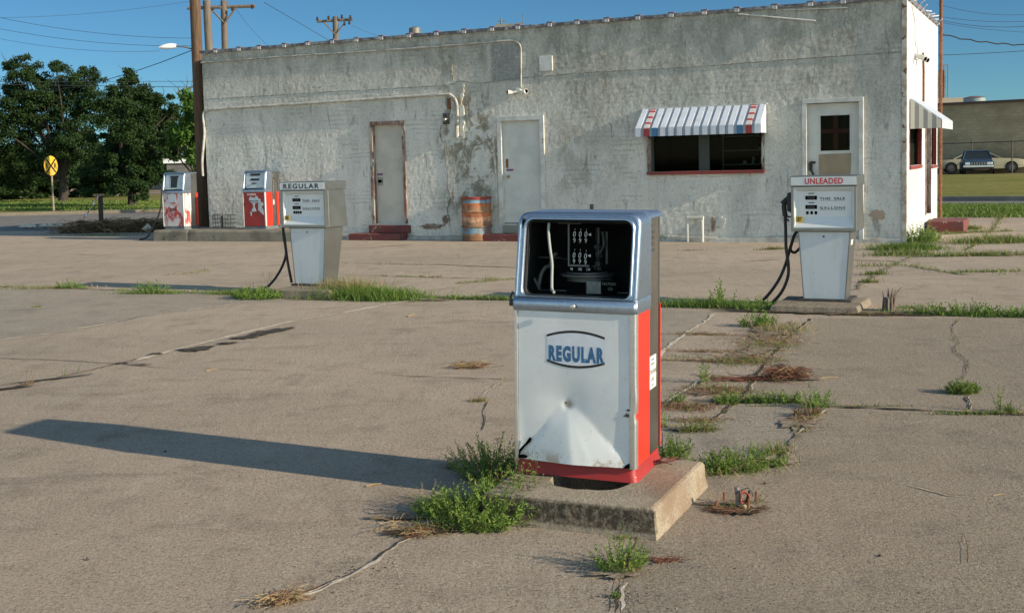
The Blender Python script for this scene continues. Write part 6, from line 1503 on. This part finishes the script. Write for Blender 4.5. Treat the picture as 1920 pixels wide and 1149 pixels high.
MB().box(-.8, 2.6, -.2, 3, 0, D(1760, 190, 120).z+.3).build('annex', M('annex_tan', (.30, .26, .20), None, rough=.9), o)
# rooftops beyond the station roof (middle)
zb_ = D(950, 60, 85); z1 = D(950, 50, 85).z; a = D(915, 50, 85); c_ = D(983, 48, 85)
o = thing('mill_building', 'grey mill building top with a mast showing above the middle of the roof', 'building', (a.x, 85, 0))
m_mill = M('mill_grey', (.20, .20, .17), (.13, .13, .12), .7, .9)
MB().box(0, c_.x-a.x, 0, 6, 0, z1).build('wall', m_mill, o)
b = MB(); b.box(.5, 1.9, .5, 3, z1+.003, z1+.25); b.box(2.0, 2.5, .5, 2, z1+.003, z1+.3); b.tube([(.95, .5, z1+.25), (.95, .5, z1+.62)], .06, 5); b.tube([(.7, .5, z1+.45), (1.25, .5, z1+.45)], .04, 4); b.tube([(2.5, .2, z1), (2.5, .2, z1+.9)], .02, 4); b.build('roof_plant', m_mill, o)
# fence
ff = onplane((0, 0, 0), yw); a = Vector(D(1745, 270, 80)); 
q0 = D(1735, 271, 77.6); q1 = D(1990, 262, 72.2); o = thing('wire_fence', 'thin dark fence rail and posts standing close before the warehouse wall', 'fence', (q0.x, q0.y, 0))
m_fd = M('dark_fence_metal', (.05, .05, .045), None, rough=.7); d = q1-q0
b = MB(); b.tube([(0, 0, q0.z), (d.x, d.y, q1.z)], .028, 5); b.build('top_rail', m_fd, o)
for u in (1748, 1822, 1898, 1975):
    t_ = (u-1735)/255.; q = D(u, 262, 77.6-5.4*t_)-Vector((q0.x, q0.y, 0)); MB().tube([(q.x, q.y, 0), (q.x, q.y, q.z)], .045, 5).build('fence_post', m_fd, o)
for k in range(1, 4): MB().tube([(0, 0, q0.z*k/4), (d.x, d.y, q1.z*k/4)], .006, 3).build('fence_wire', m_fd, o)

def car(name, label, loc, yaw, paint, L_=4.9, Wd=1.85, boxy=True, coupe=False):
    o = thing(name, label, 'car', loc, yaw, 'parked cars by the warehouse'); h = Wd/2
    def prof(xs, side):                   # station list (x, zbot, zbelt, halfwidth)
        return [[(x, side_*0+y, z) for (y, z) in ((-hw, zb2), (-hw*1.0, (zb2+zt2)/2), (-hw*.93, zt2), (hw*.93, zt2), (hw, (zb2+zt2)/2), (hw, zb2))] for (x, zb2, zt2, hw), side_ in zip(xs, [0]*len(xs))]
    l = L_/2
    st = [(-l, .42, .70, h*.90), (-l+.10, .30, .80, h*.96), (-l+.9, .24, .86, h), (-l+1.7, .22, .90, h), (0, .22, .90, h), (l-1.6, .22, .90, h), (l-.5, .24, .84, h*.98), (l-.08, .32, .76, h*.94), (l, .42, .68, h*.90)]
    b = MB(); b.loft(prof(st, 1)); b.build('body', paint, o, smooth=True, bevel=.03)
    # cabin (front of car at +x)
    xr0, xr1, xt0, xt1 = (-l+1.0, l-1.45, -l+1.75, .45) if coupe else (-l+.95, l-1.45, -l+1.35, .40)
    zc = 1.38 if not coupe else 1.28
    b = MB(); b.hexa([(xr0, -h*.9, .885), (xr1, -h*.9, .885), (xr1, h*.9, .885), (xr0, h*.9, .885)], [(xt0, -h*.72, zc-.05), (xt1, -h*.72, zc-.05), (xt1, h*.72, zc-.05), (xt0, h*.72, zc-.05)]); gl = b.build('windows', m_cglass, o)
    b = MB(); b.hexa([(xt0-.05, -h*.74, zc-.06), (xt1+.06, -h*.74, zc-.06), (xt1+.06, h*.74, zc-.06), (xt0-.05, h*.74, zc-.06)], [(xt0+.08, -h*.66, zc), (xt1-.1, -h*.66, zc), (xt1-.1, h*.66, zc), (xt0+.08, h*.66, zc)])
    for s_ in (-1, 1):
        for (xa, xb) in ((xr0, xt0), (xr1, xt1), ((xr0+xr1)/2-.1, (xt0+xt1)/2)): b.tube([(xa, s_*h*.905, .88), (xb, s_*h*.735, zc-.04)], .035, 5)
    b.build('roof', paint, o)
    for (x, y) in ((-l+.85, -1), (-l+.85, 1), (l-.85, -1), (l-.85, 1)):
        wh = bpy.data.objects.new('wheel', None); COL.objects.link(wh); wh.parent = o; wh.location = (x, y*(h-.10), .32)
        MB().lathe([(.20, -.115), (.31, -.12), (.335, -.06), (.335, .06), (.31, .12), (.20, .115)], 20, axis='y').build('tyre', m_rub, wh, smooth=True)
        MB().lathe([(.05, -.125), (.19, -.122), (.19, .122), (.05, .125)], 16, axis='y').build('rim', M('dark_wheel_rim', (.09, .09, .085), None, rough=.5), wh)
        MB().lathe([(.37, -.02), (.37, .02)], 20, (x, y*(h-.005), .33), axis='y').build('wheel_arch', m_black, o)
    for x, nm in ((l, 'bumper'), (-l, 'bumper')): MB().box(x-.06 if x > 0 else x-.10, x+.10 if x > 0 else x+.06, -h*.95, h*.95, .40, .52).build(nm, m_trim, o, bevel=.02)
    gr_ = MB().box(l-.01, l+.03, -h*.45, h*.45, .54, .70).build('grille', m_dark, o)
    for k in range(6): MB().box(l+.031, l+.036, -h*.42+k*.14, -h*.42+k*.14+.02, .55, .69).build('grille_bar', m_trim, gr_)
    for s_ in (-1, 1):
        MB().box(l-.01, l+.035, s_*h*.68-.13, s_*h*.68+.13, .55, .69).build('headlight', M('headlight_glass', (.6, .6, .58), None, rough=.15), o, bevel=.01)
        MB().box(-l-.03, -l+.02, s_*h*.72-.16, s_*h*.72+.16, .55, .68).build('tail_light', M('tail_red', (.25, .02, .02), None, rough=.3), o)
    return o
q = G(1843, 328.5); car('parked_car', 'dark blue sedan seen from the front before the warehouse', (q.x, q.y+1, .09), -109, M('dark_blue_paint', (.035, .065, .10), (.05, .085, .13), 2, .25, .3), 4.8, 1.74)
q = G(1850, 327.5); car('parked_car', 'long cream coupe partly hidden behind the dark blue sedan', (q.x+1.55, q.y+4.9, .05), -17, M('cream_paint', (.38, .35, .22), (.34, .31, .19), 2, .35), 5.3, 1.9, coupe=True)
q = G(1748, 329); car('parked_car', 'dark car almost hidden behind the right end of the station', (q.x-.6, q.y+1, .05), -100, M('black_green_paint', (.02, .03, .03), None, rough=.3), 4.8, 1.85)
